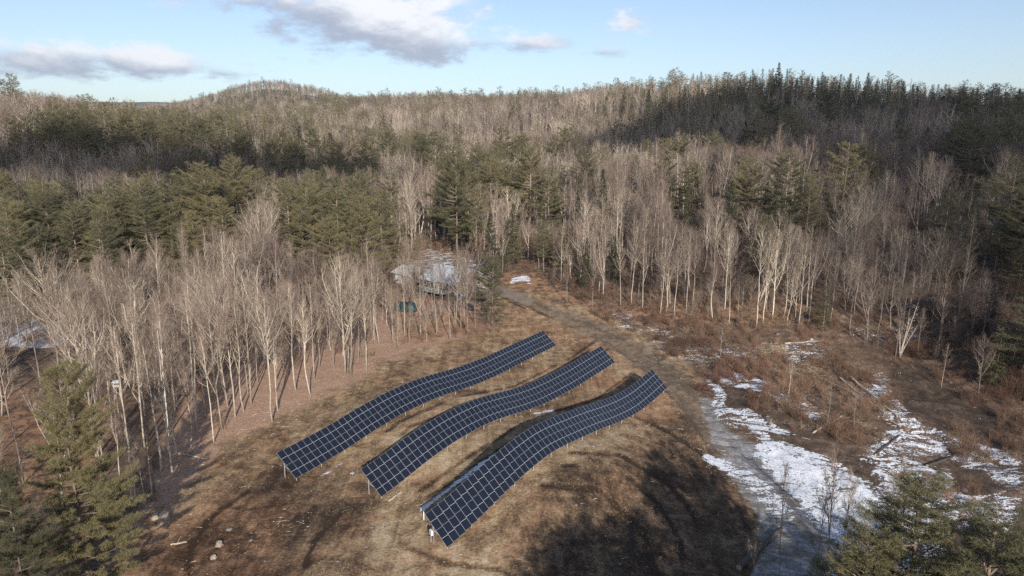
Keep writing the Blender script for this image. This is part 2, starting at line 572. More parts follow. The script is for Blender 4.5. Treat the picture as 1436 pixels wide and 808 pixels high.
def zones(x, y, z):
    u, v, d = project(x, y, z)
    front = (d > 20)
    j = (fbm(x, y, 5, 4, 21) - .5)
    w = lambda s: s / 1.0
    out = {}
    px = FPX / np.maximum(d, 20)          # pixels per metre there
    out['clear'] = sm(-6, 8, poly_sd(u, v, Z_CLEAR) + j * 40) * front
    out['soil'] = np.maximum(.8 * sm(-45, 45, poly_sd(u, v, Z_SOIL) + j * 70), .85 * sm(-25, 35, poly_sd(u, v, Z_SOIL2) + j * 90)) * front
    sn = np.zeros(u.shape)
    for p, a, s in Z_SNOW:
        sn = np.maximum(sn, a * sm(-s * 2, s * 1.5, poly_sd(u, v, p) + j * 16))
    for p, a in Z_SNOWL:
        sn = np.maximum(sn, a * sm(-1.5, 2, line_sd(u, v, p) + j * 5))
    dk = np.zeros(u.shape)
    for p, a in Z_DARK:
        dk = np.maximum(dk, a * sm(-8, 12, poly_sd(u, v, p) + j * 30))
    rut = np.zeros(u.shape)
    for p in Z_RUT:
        rut = np.maximum(rut, sm(-1.2, 1.6, line_sd(u, v, [(q[0], q[1] + 3 * math.sin(q[0] * .05), 1.5 + max(0, (q[1] - 500)) * .008) for q in p]) + (fbm(x, y, 2, 2, 5) - .5) * 2))
    out['rut'] = rut * sm(.3, .45, fbm(x, y, 9, 3, 15)) * front
    out['soil'] = np.maximum(out['soil'], dk * front)  # dark earth together with the painted pine shade
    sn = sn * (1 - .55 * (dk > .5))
    out['snow'] = sn * front
    tn = np.zeros(u.shape)
    for p in Z_TAN:
        tn = np.maximum(tn, sm(-12, 16, poly_sd(u, v, p) + j * 40))
    out['tan'] = tn * front
    rd_ = np.zeros(u.shape)
    for p in Z_RED:
        rd_ = np.maximum(rd_, sm(-12, 16, poly_sd(u, v, p) + j * 40))
    out['red'] = rd_ * front
    out['road'] = sm(-5, 6, line_sd(u, v, Z_ROAD) + j * 12) * front
    out['ice'] = sm(-10, 10, line_sd(u, v, Z_ICE) + j * 25) * front
    out['gravel'] = sm(-4, 5, line_sd(u, v, Z_GRAVEL) + j * 8) * front
    out['pink'] = sm(-12, 12, poly_sd(u, v, Z_LEAFPINK) + j * 40) * front
    og = np.zeros(u.shape)
    for p, s in Z_ORANGE:
        og = np.maximum(og, sm(-s, s, poly_sd(u, v, p) + j * 30))
    out['orange'] = og * front
    return out


def build_terrain():
    def axis(lo, hi, step, a, b, g):
        c = list(np.arange(lo, hi + 1e-6, step))
        s = step
        q = lo
        L = []
        while q > a:
            s = min(s * g, 400)
            q -= s
            L.append(q)
        s = step
        q = hi
        U = []
        while q < b:
            s = min(s * g, 400)
            q += s
            U.append(q)
        return np.array(L[::-1] + c + U)
    xs = axis(-58, 74, .38, -9000, 9000, 1.045)
    ys = axis(56, 160, .38, -6000, 12000, 1.045)
    nx, ny = len(xs), len(ys)
    X, Y = np.meshgrid(xs, ys)
    x, y = X.ravel(), Y.ravel()
    z = ground(x, y)
    # distant blue ridge beyond the gap
    z = z + 330 * np.exp(-((y - 5600) / 900) ** 2) * (.5 + .5 * fbm(x, y, 1800, 3, 5)) * sm(-500, -1500, x) * (1 - sm(9000, 12000, np.abs(x)))
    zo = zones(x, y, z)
    # the track is worn slightly into the ground, shaded ruts
    z = z - .12 * zo['road'] - .18 * zo['ice'] - .07 * zo['rut']
    idx = (np.arange(ny - 1)[:, None] * nx + np.arange(nx - 1)[None]).ravel()
    mb = MB()
    f = np.concatenate([np.stack([idx, idx + 1, idx + nx + 1], -1), np.stack([idx, idx + nx + 1, idx + nx], -1)])
    mb.add(np.stack([x, y, z], -1), f)
    me = mb.mesh('ground', ground_mat(), True)
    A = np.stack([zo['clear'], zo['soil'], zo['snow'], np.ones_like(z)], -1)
    D4 = np.stack([zo['tan'], zo['rut'], zo['red'], np.ones_like(z)], -1)
    B = np.stack([zo['road'], zo['ice'], zo['gravel'], np.ones_like(z)], -1)
    C_ = np.stack([zo['pink'], zo['orange'], sm(350, 900, np.hypot(x, y)), np.ones_like(z)], -1)
    for nm, arr in (('zone_a', A), ('zone_b', B), ('zone_c', C_), ('zone_d', D4)):
        at = me.attributes.new(nm, 'FLOAT_COLOR', 'POINT')
        at.data.foreach_set('color', arr.astype(np.float32).ravel())
    o = obj('ground', me)
    tag(o, kind='structure')
    return o


def ground_mat():
    m, nt, b = new_mat('ground_cover')
    pos = geo_pos(nt)

    def attr(n):
        a = nt.nodes.new('ShaderNodeAttribute')
        a.attribute_name = n
        s = nt.nodes.new('ShaderNodeSeparateColor')
        nt.links.new(a.outputs['Color'], s.inputs[0])
        return s.outputs
    A, B, C = attr('zone_a'), attr('zone_b'), attr('zone_c')
    n_big = noise(nt, .12, 4, .6, pos, .5)
    n_mid = noise(nt, .55, 5, .65, pos, .6)
    n_fine = noise(nt, 3.2, 5, .75, pos)
    mps = nt.nodes.new('ShaderNodeMapping')
    mps.inputs['Rotation'].default_value = (0, 0, R(-38))
    mps.inputs['Scale'].default_value = (.34, .8, 1)
    nt.links.new(pos, mps.inputs[0])
    n_snow = noise(nt, 1.0, 5, .7, mps.outputs[0], .9)
    n_gr = noise(nt, 11, 4, .8, pos)
    vor = nt.nodes.new('ShaderNodeTexVoronoi')
    vor.inputs['Scale'].default_value = 3.4
    nt.links.new(pos, vor.inputs['Vector'])
    vs = vor.outputs['Color']
    sepv = nt.nodes.new('ShaderNodeSeparateColor')
    nt.links.new(vs, sepv.inputs[0])
    # forest litter
    lit = ramp(nt, [(.36, (.05, .035, .026)), (.5, (.135, .088, .06)), (.62, (.29, .195, .135))], mathn(nt, 'ADD', mathn(nt, 'MULTIPLY', n_mid, .5), mathn(nt, 'MULTIPLY', n_fine, .5)))
    pink = ramp(nt, [(.36, (.17, .10, .065)), (.5, (.40, .25, .165)), (.64, (.60, .42, .30))], mathn(nt, 'ADD', mathn(nt, 'MULTIPLY', n_fine, .55), mathn(nt, 'MULTIPLY', n_gr, .45)))
    orange = ramp(nt, [(.3, (.10, .06, .038)), (.5, (.27, .15, .085)), (.66, (.44, .28, .17))], mathn(nt, 'ADD', mathn(nt, 'MULTIPLY', n_fine, .6), mathn(nt, 'MULTIPLY', n_mid, .4)))
    c = mixc(nt, C[0], lit, pink)
    c = mixc(nt, sstep(nt, .45, .65, mathn(nt, 'ADD', mathn(nt, 'MULTIPLY', C[1], .62), mathn(nt, 'MULTIPLY', mathn(nt, 'SUBTRACT', n_mid, .5), 1.6))), c, orange)
    # disturbed dead grass and earth of the clearing
    def dev(n_, k):
        return mathn(nt, 'MULTIPLY', mathn(nt, 'SUBTRACT', n_, .5), k)
    D_ = attr('zone_d')
    mp = nt.nodes.new('ShaderNodeMapping')
    mp.inputs['Rotation'].default_value = (0, 0, R(34))
    mp.inputs['Scale'].default_value = (.8, .07, 1)
    nt.links.new(pos, mp.inputs[0])
    wl = noise(nt, 1.0, 4, .7, mp.outputs[0], .5)
    mm = mathn(nt, 'ADD', dev(n_big, .75), mathn(nt, 'ADD', dev(n_mid, .95), mathn(nt, 'ADD', dev(n_fine, .9), mathn(nt, 'ADD', dev(n_gr, .75), dev(wl, .55)))))
    mm = mathn(nt, 'ADD', mathn(nt, 'ADD', mm, .5), mathn(nt, 'SUBTRACT', mathn(nt, 'MULTIPLY', D_[0], .17), mathn(nt, 'ADD', mathn(nt, 'MULTIPLY', A[1], .24), mathn(nt, 'MULTIPLY', D_[1], .33))))
    g = ramp(nt, [(.12, (.045, .030, .020)), (.32, (.12, .078, .048)), (.5, (.25, .162, .092)), (.68, (.41, .29, .168)), (.92, (.58, .47, .32))], mm)
    g2 = ramp(nt, [(.12, (.055, .03, .018)), (.34, (.16, .088, .05)), (.54, (.32, .18, .10)), (.85, (.52, .34, .21))], mm)
    g = mixc(nt, mathn(nt, 'MAXIMUM', mathn(nt, 'MULTIPLY', D_[2], .8), mathn(nt, 'MULTIPLY', sstep(nt, .50, .60, noise(nt, .2, 3, .6, pos, .4)), .55)), g, g2)
    c = mixc(nt, A[0], c, g)
    # wet dark earth outside the clearing, and the painted pine shade
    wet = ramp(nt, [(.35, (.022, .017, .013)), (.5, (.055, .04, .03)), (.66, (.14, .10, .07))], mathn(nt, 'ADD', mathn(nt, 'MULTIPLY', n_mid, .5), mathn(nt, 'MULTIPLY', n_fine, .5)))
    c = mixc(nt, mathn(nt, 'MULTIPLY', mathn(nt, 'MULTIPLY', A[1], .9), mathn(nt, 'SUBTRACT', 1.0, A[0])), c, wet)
    road = ramp(nt, [(.36, (.085, .06, .042)), (.5, (.15, .112, .08)), (.66, (.30, .24, .175))], mathn(nt, 'ADD', mathn(nt, 'MULTIPLY', n_fine, .5), mathn(nt, 'MULTIPLY', n_mid, .5)))
    c = mixc(nt, mathn(nt, 'MULTIPLY', B[0], .75), c, road)
    grav = ramp(nt, [(.35, (.12, .095, .075)), (.65, (.36, .31, .26))], n_fine)
    c = mixc(nt, mathn(nt, 'MULTIPLY', B[2], .6), c, grav)
    # wheel-packed grey ice and slush
    ice = ramp(nt, [(.36, (.10, .085, .07)), (.5, (.24, .215, .195)), (.64, (.52, .51, .50))], mathn(nt, 'ADD', mathn(nt, 'MULTIPLY', n_snow, .65), mathn(nt, 'MULTIPLY', n_fine, .35)))
    icf = sstep(nt, .3, .75, mathn(nt, 'ADD', B[1], mathn(nt, 'MULTIPLY', mathn(nt, 'SUBTRACT', n_mid, .5), .9)))
    c = mixc(nt, icf, c, ice)
    # pale chips and stones
    chip = mathn(nt, 'MULTIPLY', mathn(nt, 'GREATER_THAN', sepv.outputs[0], .84), sstep(nt, .16, .07, vor.outputs['Distance']))
    c = mixc(nt, mathn(nt, 'MULTIPLY', chip, .8), c, (.55, .50, .42))
    # snow
    sn = mathn(nt, 'ADD', mathn(nt, 'MULTIPLY', A[2], 1.0), mathn(nt, 'MULTIPLY', mathn(nt, 'SUBTRACT', mathn(nt, 'ADD', mathn(nt, 'MULTIPLY', n_snow, .62), mathn(nt, 'MULTIPLY', n_fine, .38)), .5), 2.9))
    snf = mathn(nt, 'MULTIPLY', sstep(nt, .56, .66, sn), sstep(nt, .02, .2, A[2]))
    c = mixc(nt, snf, c, ramp(nt, [(.38, (.50, .50, .50)), (.48, (.70, .71, .73)), (.6, (.82, .83, .85))], n_fine))
    # far country: blue-green wooded
    c = mixc(nt, C[2], c, ramp(nt, [(.35, (.05, .055, .035)), (.65, (.13, .10, .075))], noise(nt, .02, 6, .7, pos)))
    nt.links.new(c, b.inputs['Base Color'])
    b.inputs['Roughness'].default_value = .95
    b.inputs['Specular IOR Level'].default_value = .12
    h = mathn(nt, 'ADD', mathn(nt, 'MULTIPLY', n_fine, .6), mathn(nt, 'ADD', mathn(nt, 'MULTIPLY', n_gr, .25), mathn(nt, 'MULTIPLY', snf, .35)))
    bump(nt, b, h, .9, .22)
    return m


build_terrain()

# ------------------------------------------------------------------ solar rows
M_ALU = simple_mat('aluminium_frame', (.60, .61, .62), .4, .08, 2, .6)
M_STEEL = simple_mat('galvanised_steel', (.48, .48, .48), .5, .12, 3, .6)


def cell_mat():
    m, nt, b = new_mat('photovoltaic_glass')
    co = texco(nt)
    s = nt.nodes.new('ShaderNodeSeparateXYZ')
    nt.links.new(co, s.inputs[0])

    def grid(ch, pitch, w):
        f = mathn(nt, 'FRACT', mathn(nt, 'DIVIDE', mathn(nt, 'ADD', ch, 50.0), pitch))
        return mathn(nt, 'LESS_THAN', mathn(nt, 'MINIMUM', f, mathn(nt, 'SUBTRACT', 1.0, f)), w)
    gl = mathn(nt, 'MAXIMUM', grid(s.outputs[0], .158, .02), grid(s.outputs[1], .079, .03))
    mid = mathn(nt, 'LESS_THAN', mathn(nt, 'ABSOLUTE', s.outputs[1]), .014)
    c = mixc(nt, mathn(nt, 'MULTIPLY', gl, .35), (.009, .012, .022), (.11, .12, .15))
    c = mixc(nt, mid, c, (.50, .52, .55))
    nt.links.new(c, b.inputs['Base Color'])
    b.inputs['Roughness'].default_value = .22
    b.inputs['IOR'].default_value = 1.33
    b.inputs['Specular IOR Level'].default_value = .5
    return m


M_CELL = cell_mat()


def module_mesh():
    W, L, T, fr = 1.0 - .012, 1.98, .04, .012
    mb = MB()
    # frame: four bars butted end to end
    mb.box((0, L / 2 - fr / 2, 0), (W, fr, T), m=0)
    mb.box((0, -L / 2 + fr / 2, 0), (W, fr, T), m=0)
    mb.box((W / 2 - fr / 2, 0, 0), (fr, L - 2 * fr, T), m=0)
    mb.box((-W / 2 + fr / 2, 0, 0), (fr, L - 2 * fr, T), m=0)
    mb.box((0, 0, .006), (W - 2 * fr, L - 2 * fr, .02), m=1)
    return mb.mesh('solar_panel', [M_ALU, M_CELL])


MOD = module_mesh()
RISE, RUN = 2.72, 2.9
SLANT = math.hypot(RISE, RUN)
row_labels = [
    'dark blue solar panel row farthest up the clearing, closest to the bare woods',
    'middle solar panel row, curving between the other two rows',
    'solar panel row with white equipment boxes at its end, beside the shaded grass',
]
for k in range(3):
    n, d, face, L, cnt, zf = row_frame(k)
    root = thing('solar_array', row_labels[k], 'solar array', (n[0], n[1], gz(*n)), 0, 'rows of solar panels in the clearing')
    rl = Vector(root.location)
    sk = (.3, .25, 0)[k]
    up = np.array([-face[0] * RUN - d[0] * sk, -face[1] * RUN - d[1] * sk, RISE])
    up /= np.linalg.norm(up)
    pitch = L / cnt
    nmod = 0
    rest = MB()
    rv = np.array([v.co for v in MOD.vertices])
    rf = np.array([list(p.vertices) for p in MOD.polygons])
    rm = np.array([p.material_index for p in MOD.polygons])
    jj = random.Random(k)
    for i in range(cnt):
        s = (i + .5) * pitch
        zb = float(zf(s))
        slope = (float(zf(min(L, s + 1))) - float(zf(max(0, s - 1)))) / 2.0
        rail = np.array([d[0], d[1], slope])
        nrm = np.cross(rail, up)
        nrm /= np.linalg.norm(nrm)
        xa = np.cross(up, nrm)
        rot = np.stack([xa, up, nrm], 1)
        # wobble of a fraction of a degree, as on any real table
        a = jj.gauss(0, .004)
        rot = rot @ np.array([[1, 0, 0], [0, math.cos(a), -math.sin(a)], [0, math.sin(a), math.cos(a)]])
        lo = np.array([n[0] + d[0] * s, n[1] + d[1] * s, zb])
        for q in (0, 1):
            c = lo + up * (1.98 / 2 + q * 1.995)
            if nmod < 100:
                o = obj('solar_panel', MOD, root)
                M = Matrix(np.vstack([np.hstack([rot, (c - np.array(rl))[:, None]]), [0, 0, 0, 1]]).tolist())
                o.matrix_local = M
                nmod += 1
            else:
                rest.v.append((rv * 1.0) @ rot.T + c - np.array(rl))
                rest.f.append(rf + rest.n)
                rest.m.append(rm)
                rest.n += len(rv)
    # the far modules of the row: one part; the cell grid needs each module's own coordinates, kept in a UV-like attribute
    me = rest.mesh('far_solar_panels', [M_ALU, M_CELL])
    ob = obj('far_solar_panels', me, root)
    ob['kind'] = 'stuff'
    at = me.attributes.new('panel_co', 'FLOAT_VECTOR', 'POINT')
    at.data.foreach_set('vector', np.tile(rv, (len(me.vertices) // len(rv), 1)).astype(np.float32).ravel())
    # rails under the modules
    for fr_ in (.42, 1.5, 2.45, 3.5):
        mb = MB()
        pts = []
        for s in np.linspace(.1, L - .1, 60):
            p = np.array([n[0] + d[0] * s, n[1] + d[1] * s, float(zf(s))]) + up * fr_
            nr = np.cross(np.array([d[0], d[1], 0]), up)
            pts.append(p - nr * .075 * np.sign(nr[2]) - np.array(rl))
        mb.tube(pts, .04, 4)
        obj('rail', mb.mesh('rail', M_STEEL), root)
    nb = int(L / 4.0)
    for i in range(nb + 1):
        s = .5 + i * (L - 1.0) / nb
        lo = np.array([n[0] + d[0] * s, n[1] + d[1] * s, float(zf(s))])
        for fr_, nm in ((.55, 'front_post'), (3.1, 'rear_post')):
            tp = lo + up * fr_ - np.array([0, 0, .1])
            zg = gz(tp[0], tp[1]) - .25
            mb = MB()
            h = tp[2] - zg
            mb.box(tp - np.array(rl) - np.array([0, 0, h / 2]), (.085, .085, h))
            obj('post', mb.mesh('post', M_STEEL), root)
        a = lo + up * .55 - np.array([0, 0, .3])
        bq = lo + up * 3.1 - np.array([0, 0, 1.2])
        mb = MB()
        mb.tube([a - np.array(rl), bq - np.array(rl)], .03, 4)
        obj('brace', mb.mesh('brace', M_STEEL), root)
        mb = MB()
        nr = np.cross(np.array([d[0], d[1], 0]), up)
        nr *= np.sign(nr[2])
        mb.tube([lo + up * .15 - nr * .15 - np.array(rl), lo + up * (SLANT - .15) - nr * .15 - np.array(rl)], .04, 4)
        obj('rafter', mb.mesh('rafter', M_STEEL), root)

# let the cell grid read the panel's own coordinates in the merged far part too
nt = M_CELL.node_tree
tc = [q for q in nt.nodes if q.type == 'TEX_COORD'][0]
at_me = MOD.attributes.new('panel_co', 'FLOAT_VECTOR', 'POINT')
at_me.data.foreach_set('vector', np.array([v.co for v in MOD.vertices], dtype=np.float32).ravel())
an = nt.nodes.new('ShaderNodeAttribute')
an.attribute_name = 'panel_co'
for l in list(nt.links):
    if l.from_node == tc:
        ts_ = l.to_socket
        nt.links.remove(l)
        nt.links.new(an.outputs['Vector'], ts_)

M_WHITE = simple_mat('white_paint', (.78, .78, .76), .5, .06, 2)
M_GREYBOX = simple_mat('grey_metal', (.45, .46, .46), .5, .1, 2, .3)
# inverter cabinet hung on posts at the near end of the lowest row
n, d, face, L, cnt, zf = row_frame(2)
p = on_ground(605, 763)[:2]
zg = gz(*p)
t = thing('inverter_cabinet', 'white inverter cabinet on two thin posts at the end of the lowest panel row', 'electrical box', (p[0], p[1], zg), math.atan2(d[1], d[0]) - .3)
mb = MB(); mb.box((0, 0, 1.15), (.2, .42, .55)); obj('cabinet', mb.mesh('cabinet', M_WHITE), t)
mb = MB(); mb.box((-.11, 0, 1.15), (.02, .36, .48)); obj('door', mb.mesh('door', M_GREYBOX), t)
for sgn in (-1, 1):
    mb = MB(); mb.box((.14, sgn * .24, .6), (.06, .06, 1.7)); obj('post', mb.mesh('post', M_STEEL), t)
mb = MB(); mb.box((.09, 0, .45), (.04, .9, .05)); obj('crossbar', mb.mesh('crossbar', M_STEEL), t)
mb = MB(); mb.tube([(0, .1, .0), (0, .1, .87)], .025, 6); obj('conduit', mb.mesh('conduit', M_GREYBOX), t)
p = on_ground(594.5, 732)[:2]
t = thing('marker_post', 'slim white upright post by the corner of the lowest panel row', 'post', (p[0], p[1], gz(*p)), .5)
mb = MB(); mb.tube([(0, 0, -.2), (0, 0, 1.0)], .06, 8); obj('pipe', mb.mesh('pipe', M_WHITE), t)
mb = MB(); mb.box((0.03, 0, 1.1), (.18, .12, .2)); obj('sensor_head', mb.mesh('sensor_head', M_WHITE), t)


# ------------------------------------------------------------------ house
def shingle_snow_mat():
    m, nt, b = new_mat('snowy_roof')
    n = noise(nt, .9, 6, .75, texco(nt))
    n2 = noise(nt, 7, 4, .7, texco(nt))
    f = mathn(nt, 'ADD', mathn(nt, 'MULTIPLY', n, .6), mathn(nt, 'MULTIPLY', n2, .4))
    nt.links.new(ramp(nt, [(.38, (.22, .23, .25)), (.5, (.40, .43, .47)), (.62, (.60, .63, .68))], f), b.inputs['Base Color'])
    b.inputs['Roughness'].default_value = .8
    return m


M_SNOWROOF = shingle_snow_mat()
M_GREYROOF = simple_mat('grey_roof_metal', (.50, .48, .44), .7, .2, 1.5)


def siding_mat(name, col):
    m, nt, b = new_mat(name)
    s = nt.nodes.new('ShaderNodeSeparateXYZ')
    nt.links.new(texco(nt), s.inputs[0])
    fr = mathn(nt, 'FRACT', mathn(nt, 'DIVIDE', mathn(nt, 'ADD', s.outputs[2], 20.0), .2))
    c = mixc(nt, mathn(nt, 'LESS_THAN', fr, .12), col, tuple(q * .5 for q in col))
    nz = noise(nt, 1.5, 4, .6, texco(nt))
    c = mixc(nt, 1.0, c, ramp(nt, [(.3, (.7, .7, .7)), (.7, (1.1, 1.1, 1.1))], nz), 'MULTIPLY')
    nt.links.new(c, b.inputs['Base Color'])
    b.inputs['Roughness'].default_value = .8
    return m


M_SIDING = siding_mat('brown_siding', (.20, .16, .13))
M_SIDING2 = siding_mat('grey_siding', (.27, .25, .23))
M_GLASS = simple_mat('window_glass', (.03, .035, .045), .08, .1, 1)
M_TRIM = simple_mat('pale_trim', (.62, .60, .55), .6, .08, 2)
M_WOODDECK = simple_mat('weathered_deck', (.40, .37, .33), .85, .2, 3)


def gable(root, Lx, Wy, hw, hr, over, mwall, mroof, thick=.18):
    """ridge along local x"""
    mb = MB()
    x, y = Lx / 2, Wy / 2
    b = -.6
    mb.poly([(-x, -y, b), (x, -y, b), (x, -y, hw), (-x, -y, hw)])
    mb.poly([(x, y, b), (-x, y, b), (-x, y, hw), (x, y, hw)])
    mb.poly([(x, -y, b), (x, y, b), (x, y, hw), (x, 0, hr), (x, -y, hw)])
    mb.poly([(-x, y, b), (-x, -y, b), (-x, -y, hw), (-x, 0, hr), (-x, y, hw)])
    obj('wall', mb.mesh('wall', mwall), root)
    k = (hr - hw) / y
    mb = MB()
    for sg in (-1, 1):
        e = y + over
        zE = hr - k * e
        X = x + over
        top = [(-X, 0, hr + thick), (X, 0, hr + thick), (X, sg * e, zE + thick), (-X, sg * e, zE + thick)]
        bot = [(q[0], q[1], q[2] - thick + .02) for q in top]
        v = np.array(top + bot)
        f = []
        for q in [[0, 1, 2, 3], [7, 6, 5, 4], [2, 3, 7, 6], [1, 2, 6, 5], [0, 3, 7, 4]]:
            f += [[q[0], q[1], q[2]], [q[0], q[2], q[3]]]
        mb.add(v, f)
    return obj('roof', mb.mesh('roof', mroof), root)


def window(root, c, w, h, ax):
    """ax 0: faces +-y, 1: faces +-x"""
    mb = MB()
    sz = (w, .1, h) if ax == 0 else (.1, w, h)
    mb.box(c, sz)
    o = obj('window', mb.mesh('window', M_TRIM), root)
    sg = np.sign(c[1 - ax] if ax == 0 else c[0])
    mb = MB()
    c2 = list(c)
    if ax == 0:
        c2[1] += sg * .045
        mb.box(c2, (w - .2, .04, h - .2))
    else:
        c2[0] += sg * .045
        mb.box(c2, (.04, w - .2, h - .2))
    obj('pane', mb.mesh('pane', M_GLASS), o)
    return o


hc = (-15.3, 178.6)
HZ = gz(*hc) + .1
hrot = math.atan2(-.655, .755)
t = thing('house', 'low brown house with a snow covered gable roof behind thin bare trees', 'house', (hc[0], hc[1], HZ), hrot)
roof = gable(t, 12.8, 12.6, 2.4, 5.3, .5, M_SIDING, M_SNOWROOF)
mb = MB(); mb.box((3.2, 1.2, 5.3), (.7, .7, 1.4)); obj('chimney', mb.mesh('chimney', simple_mat('chimney_brick', (.28, .14, .10), .9)), roof)
for wx in (-4.8, -2.0, 2.4, 4.8):
    window(t, (wx, -6.32, 1.4), 1.4, 1.1, 0)
mb = MB(); mb.box((.4, -6.33, 1.05), (1.0, .1, 2.1)); dr = obj('door', mb.mesh('door', M_TRIM), t)
mb = MB(); mb.box((.75, -6.41, 1.05), (.06, .06, .14)); obj('handle', mb.mesh('handle', M_STEEL), dr)
window(t, (6.42, -2.5, 1.5), 1.2, 1.1, 1)
window(t, (6.42, 2.5, 1.5), 1.2, 1.1, 1)
mb = MB()
mb.box((0, -8.4, .35), (12.4, 4.0, .16))
for px in (-6, -3, 0, 3, 6):
    mb.box((px, -10.2, -.2), (.16, .16, 1.0))
obj('deck', mb.mesh('deck', M_WOODDECK), t)
mb = MB()
for px in np.arange(-6.0, 6.1, 1.2):
    mb.box((px, -10.38, .9), (.09, .09, .94))
mb.box((0, -10.38, 1.4), (12.2, .12, .07))
obj('railing', mb.mesh('railing', M_TRIM), t)

sc_ = onz(578, 380, HZ + 3.3)
t = thing('garage', 'small garage with a dull grey roof, standing beside the snow roofed house', 'garage', (sc_[0], sc_[1], gz(sc_[0], sc_[1]) + .1), hrot - .1)
gable(t, 8.2, 7.5, 2.6, 4.1, .4, M_SIDING2, M_GREYROOF)
mb = MB(); mb.box((-1.2, -3.78, 1.1), (2.8, .08, 2.2)); dr = obj('garage_door', mb.mesh('garage_door', M_TRIM), t)
window(t, (2.3, -3.77, 1.5), .9, .8, 0)
window(t, (4.12, 0, 1.5), .9, .8, 1)

sh = on_ground(688, 381)
t = thing('garden_shed', 'little shed with a snowy roof tucked beside the house gable', 'shed', (sh[0], sh[1], sh[2]), hrot + .2)
gable(t, 4.0, 3.2, 2.1, 3.0, .25, M_SIDING, M_SNOWROOF, .12)
mb = MB(); mb.box((0, -1.63, .95), (.9, .06, 1.9)); obj('door', mb.mesh('door', M_TRIM), t)


# tarpaulin over a low stack
def lump(size, rs, sub=12, amp=.12, sq=2.6):
    """rounded irregular block standing on z=0"""
    th = np.linspace(0, math.pi, sub)
    ph = np.linspace(0, 2 * math.pi, sub * 2, endpoint=False)
    T, Q = np.meshgrid(th, ph, indexing='ij')
    x = np.sin(T) * np.cos(Q)
    y = np.sin(T) * np.sin(Q)
    z = np.cos(T)
    r = (np.abs(x) ** sq + np.abs(y) ** sq + np.abs(z) ** sq) ** (-1 / sq)
    off = rs.random(3) * 50
    nn = fbm(x * 1.3 + off[0] + z, y * 1.3 + off[1] - z, .9, 3, 4)
    r = r * (1 + amp * (nn - .5) * 2)
    v = np.stack([x * r * size[0] / 2, y * r * size[1] / 2, z * r * size[2] / 2 + size[2] * .3], -1)
    a, b_ = sub, sub * 2
    f = []
    for i in range(a - 1):
        for j in range(b_):
            q = [i * b_ + j, i * b_ + (j + 1) % b_, (i + 1) * b_ + (j + 1) % b_, (i + 1) * b_ + j]
            f += [[q[0], q[2], q[1]], [q[0], q[3], q[2]]]
    return v.reshape(-1, 3), f


M_TARP = simple_mat('teal_tarpaulin', (.035, .075, .072), .45, .25, 1.2)
tp = on_ground(569, 436)
mb = MB(); v, f = lump((5.6, 2.8, 2.6), rng, 14, .12, 3.5); mb.add(v, f)
o = obj('covered_woodpile', mb.mesh('covered_woodpile', M_TARP, True))
o.location = (tp[0], tp[1], tp[2] - .1)
o.rotation_euler = (0, 0, -.3)
tag(o, 'low pile under a dark teal tarpaulin in front of the garage', 'covered pile')

# white box among the trees of the shaded corner, like a raised hide
bx = on_ground(166, 560)
t = thing('hunting_blind', 'little white cabin on stilts in the shade beside the big pine', 'hunting blind', (bx[0], bx[1], bx[2]), .3)
mb = MB(); mb.box((0, 0, 2.5), (.9, .8, .8)); obj('cabin', mb.mesh('cabin', M_GREYBOX), t)
mb = MB(); mb.box((0, 0, 2.95), (1.1, 1.0, .08)); obj('roof', mb.mesh('roof', M_WHITE), t)
mb = MB(); mb.box((0, -.41, 2.6), (.5, .05, .25)); obj('window', mb.mesh('window', M_GLASS), t)
for q in ((-.4, -.35), (.4, -.35), (-.4, .35), (.4, .35)):
    mb = MB(); mb.box((q[0], q[1], 1.0), (.1, .1, 2.3)); obj('leg', mb.mesh('leg', M_WOODDECK), t)


# ------------------------------------------------------------------ tree models
def unit(v):
    return v / (np.linalg.norm(v) + 1e-9)


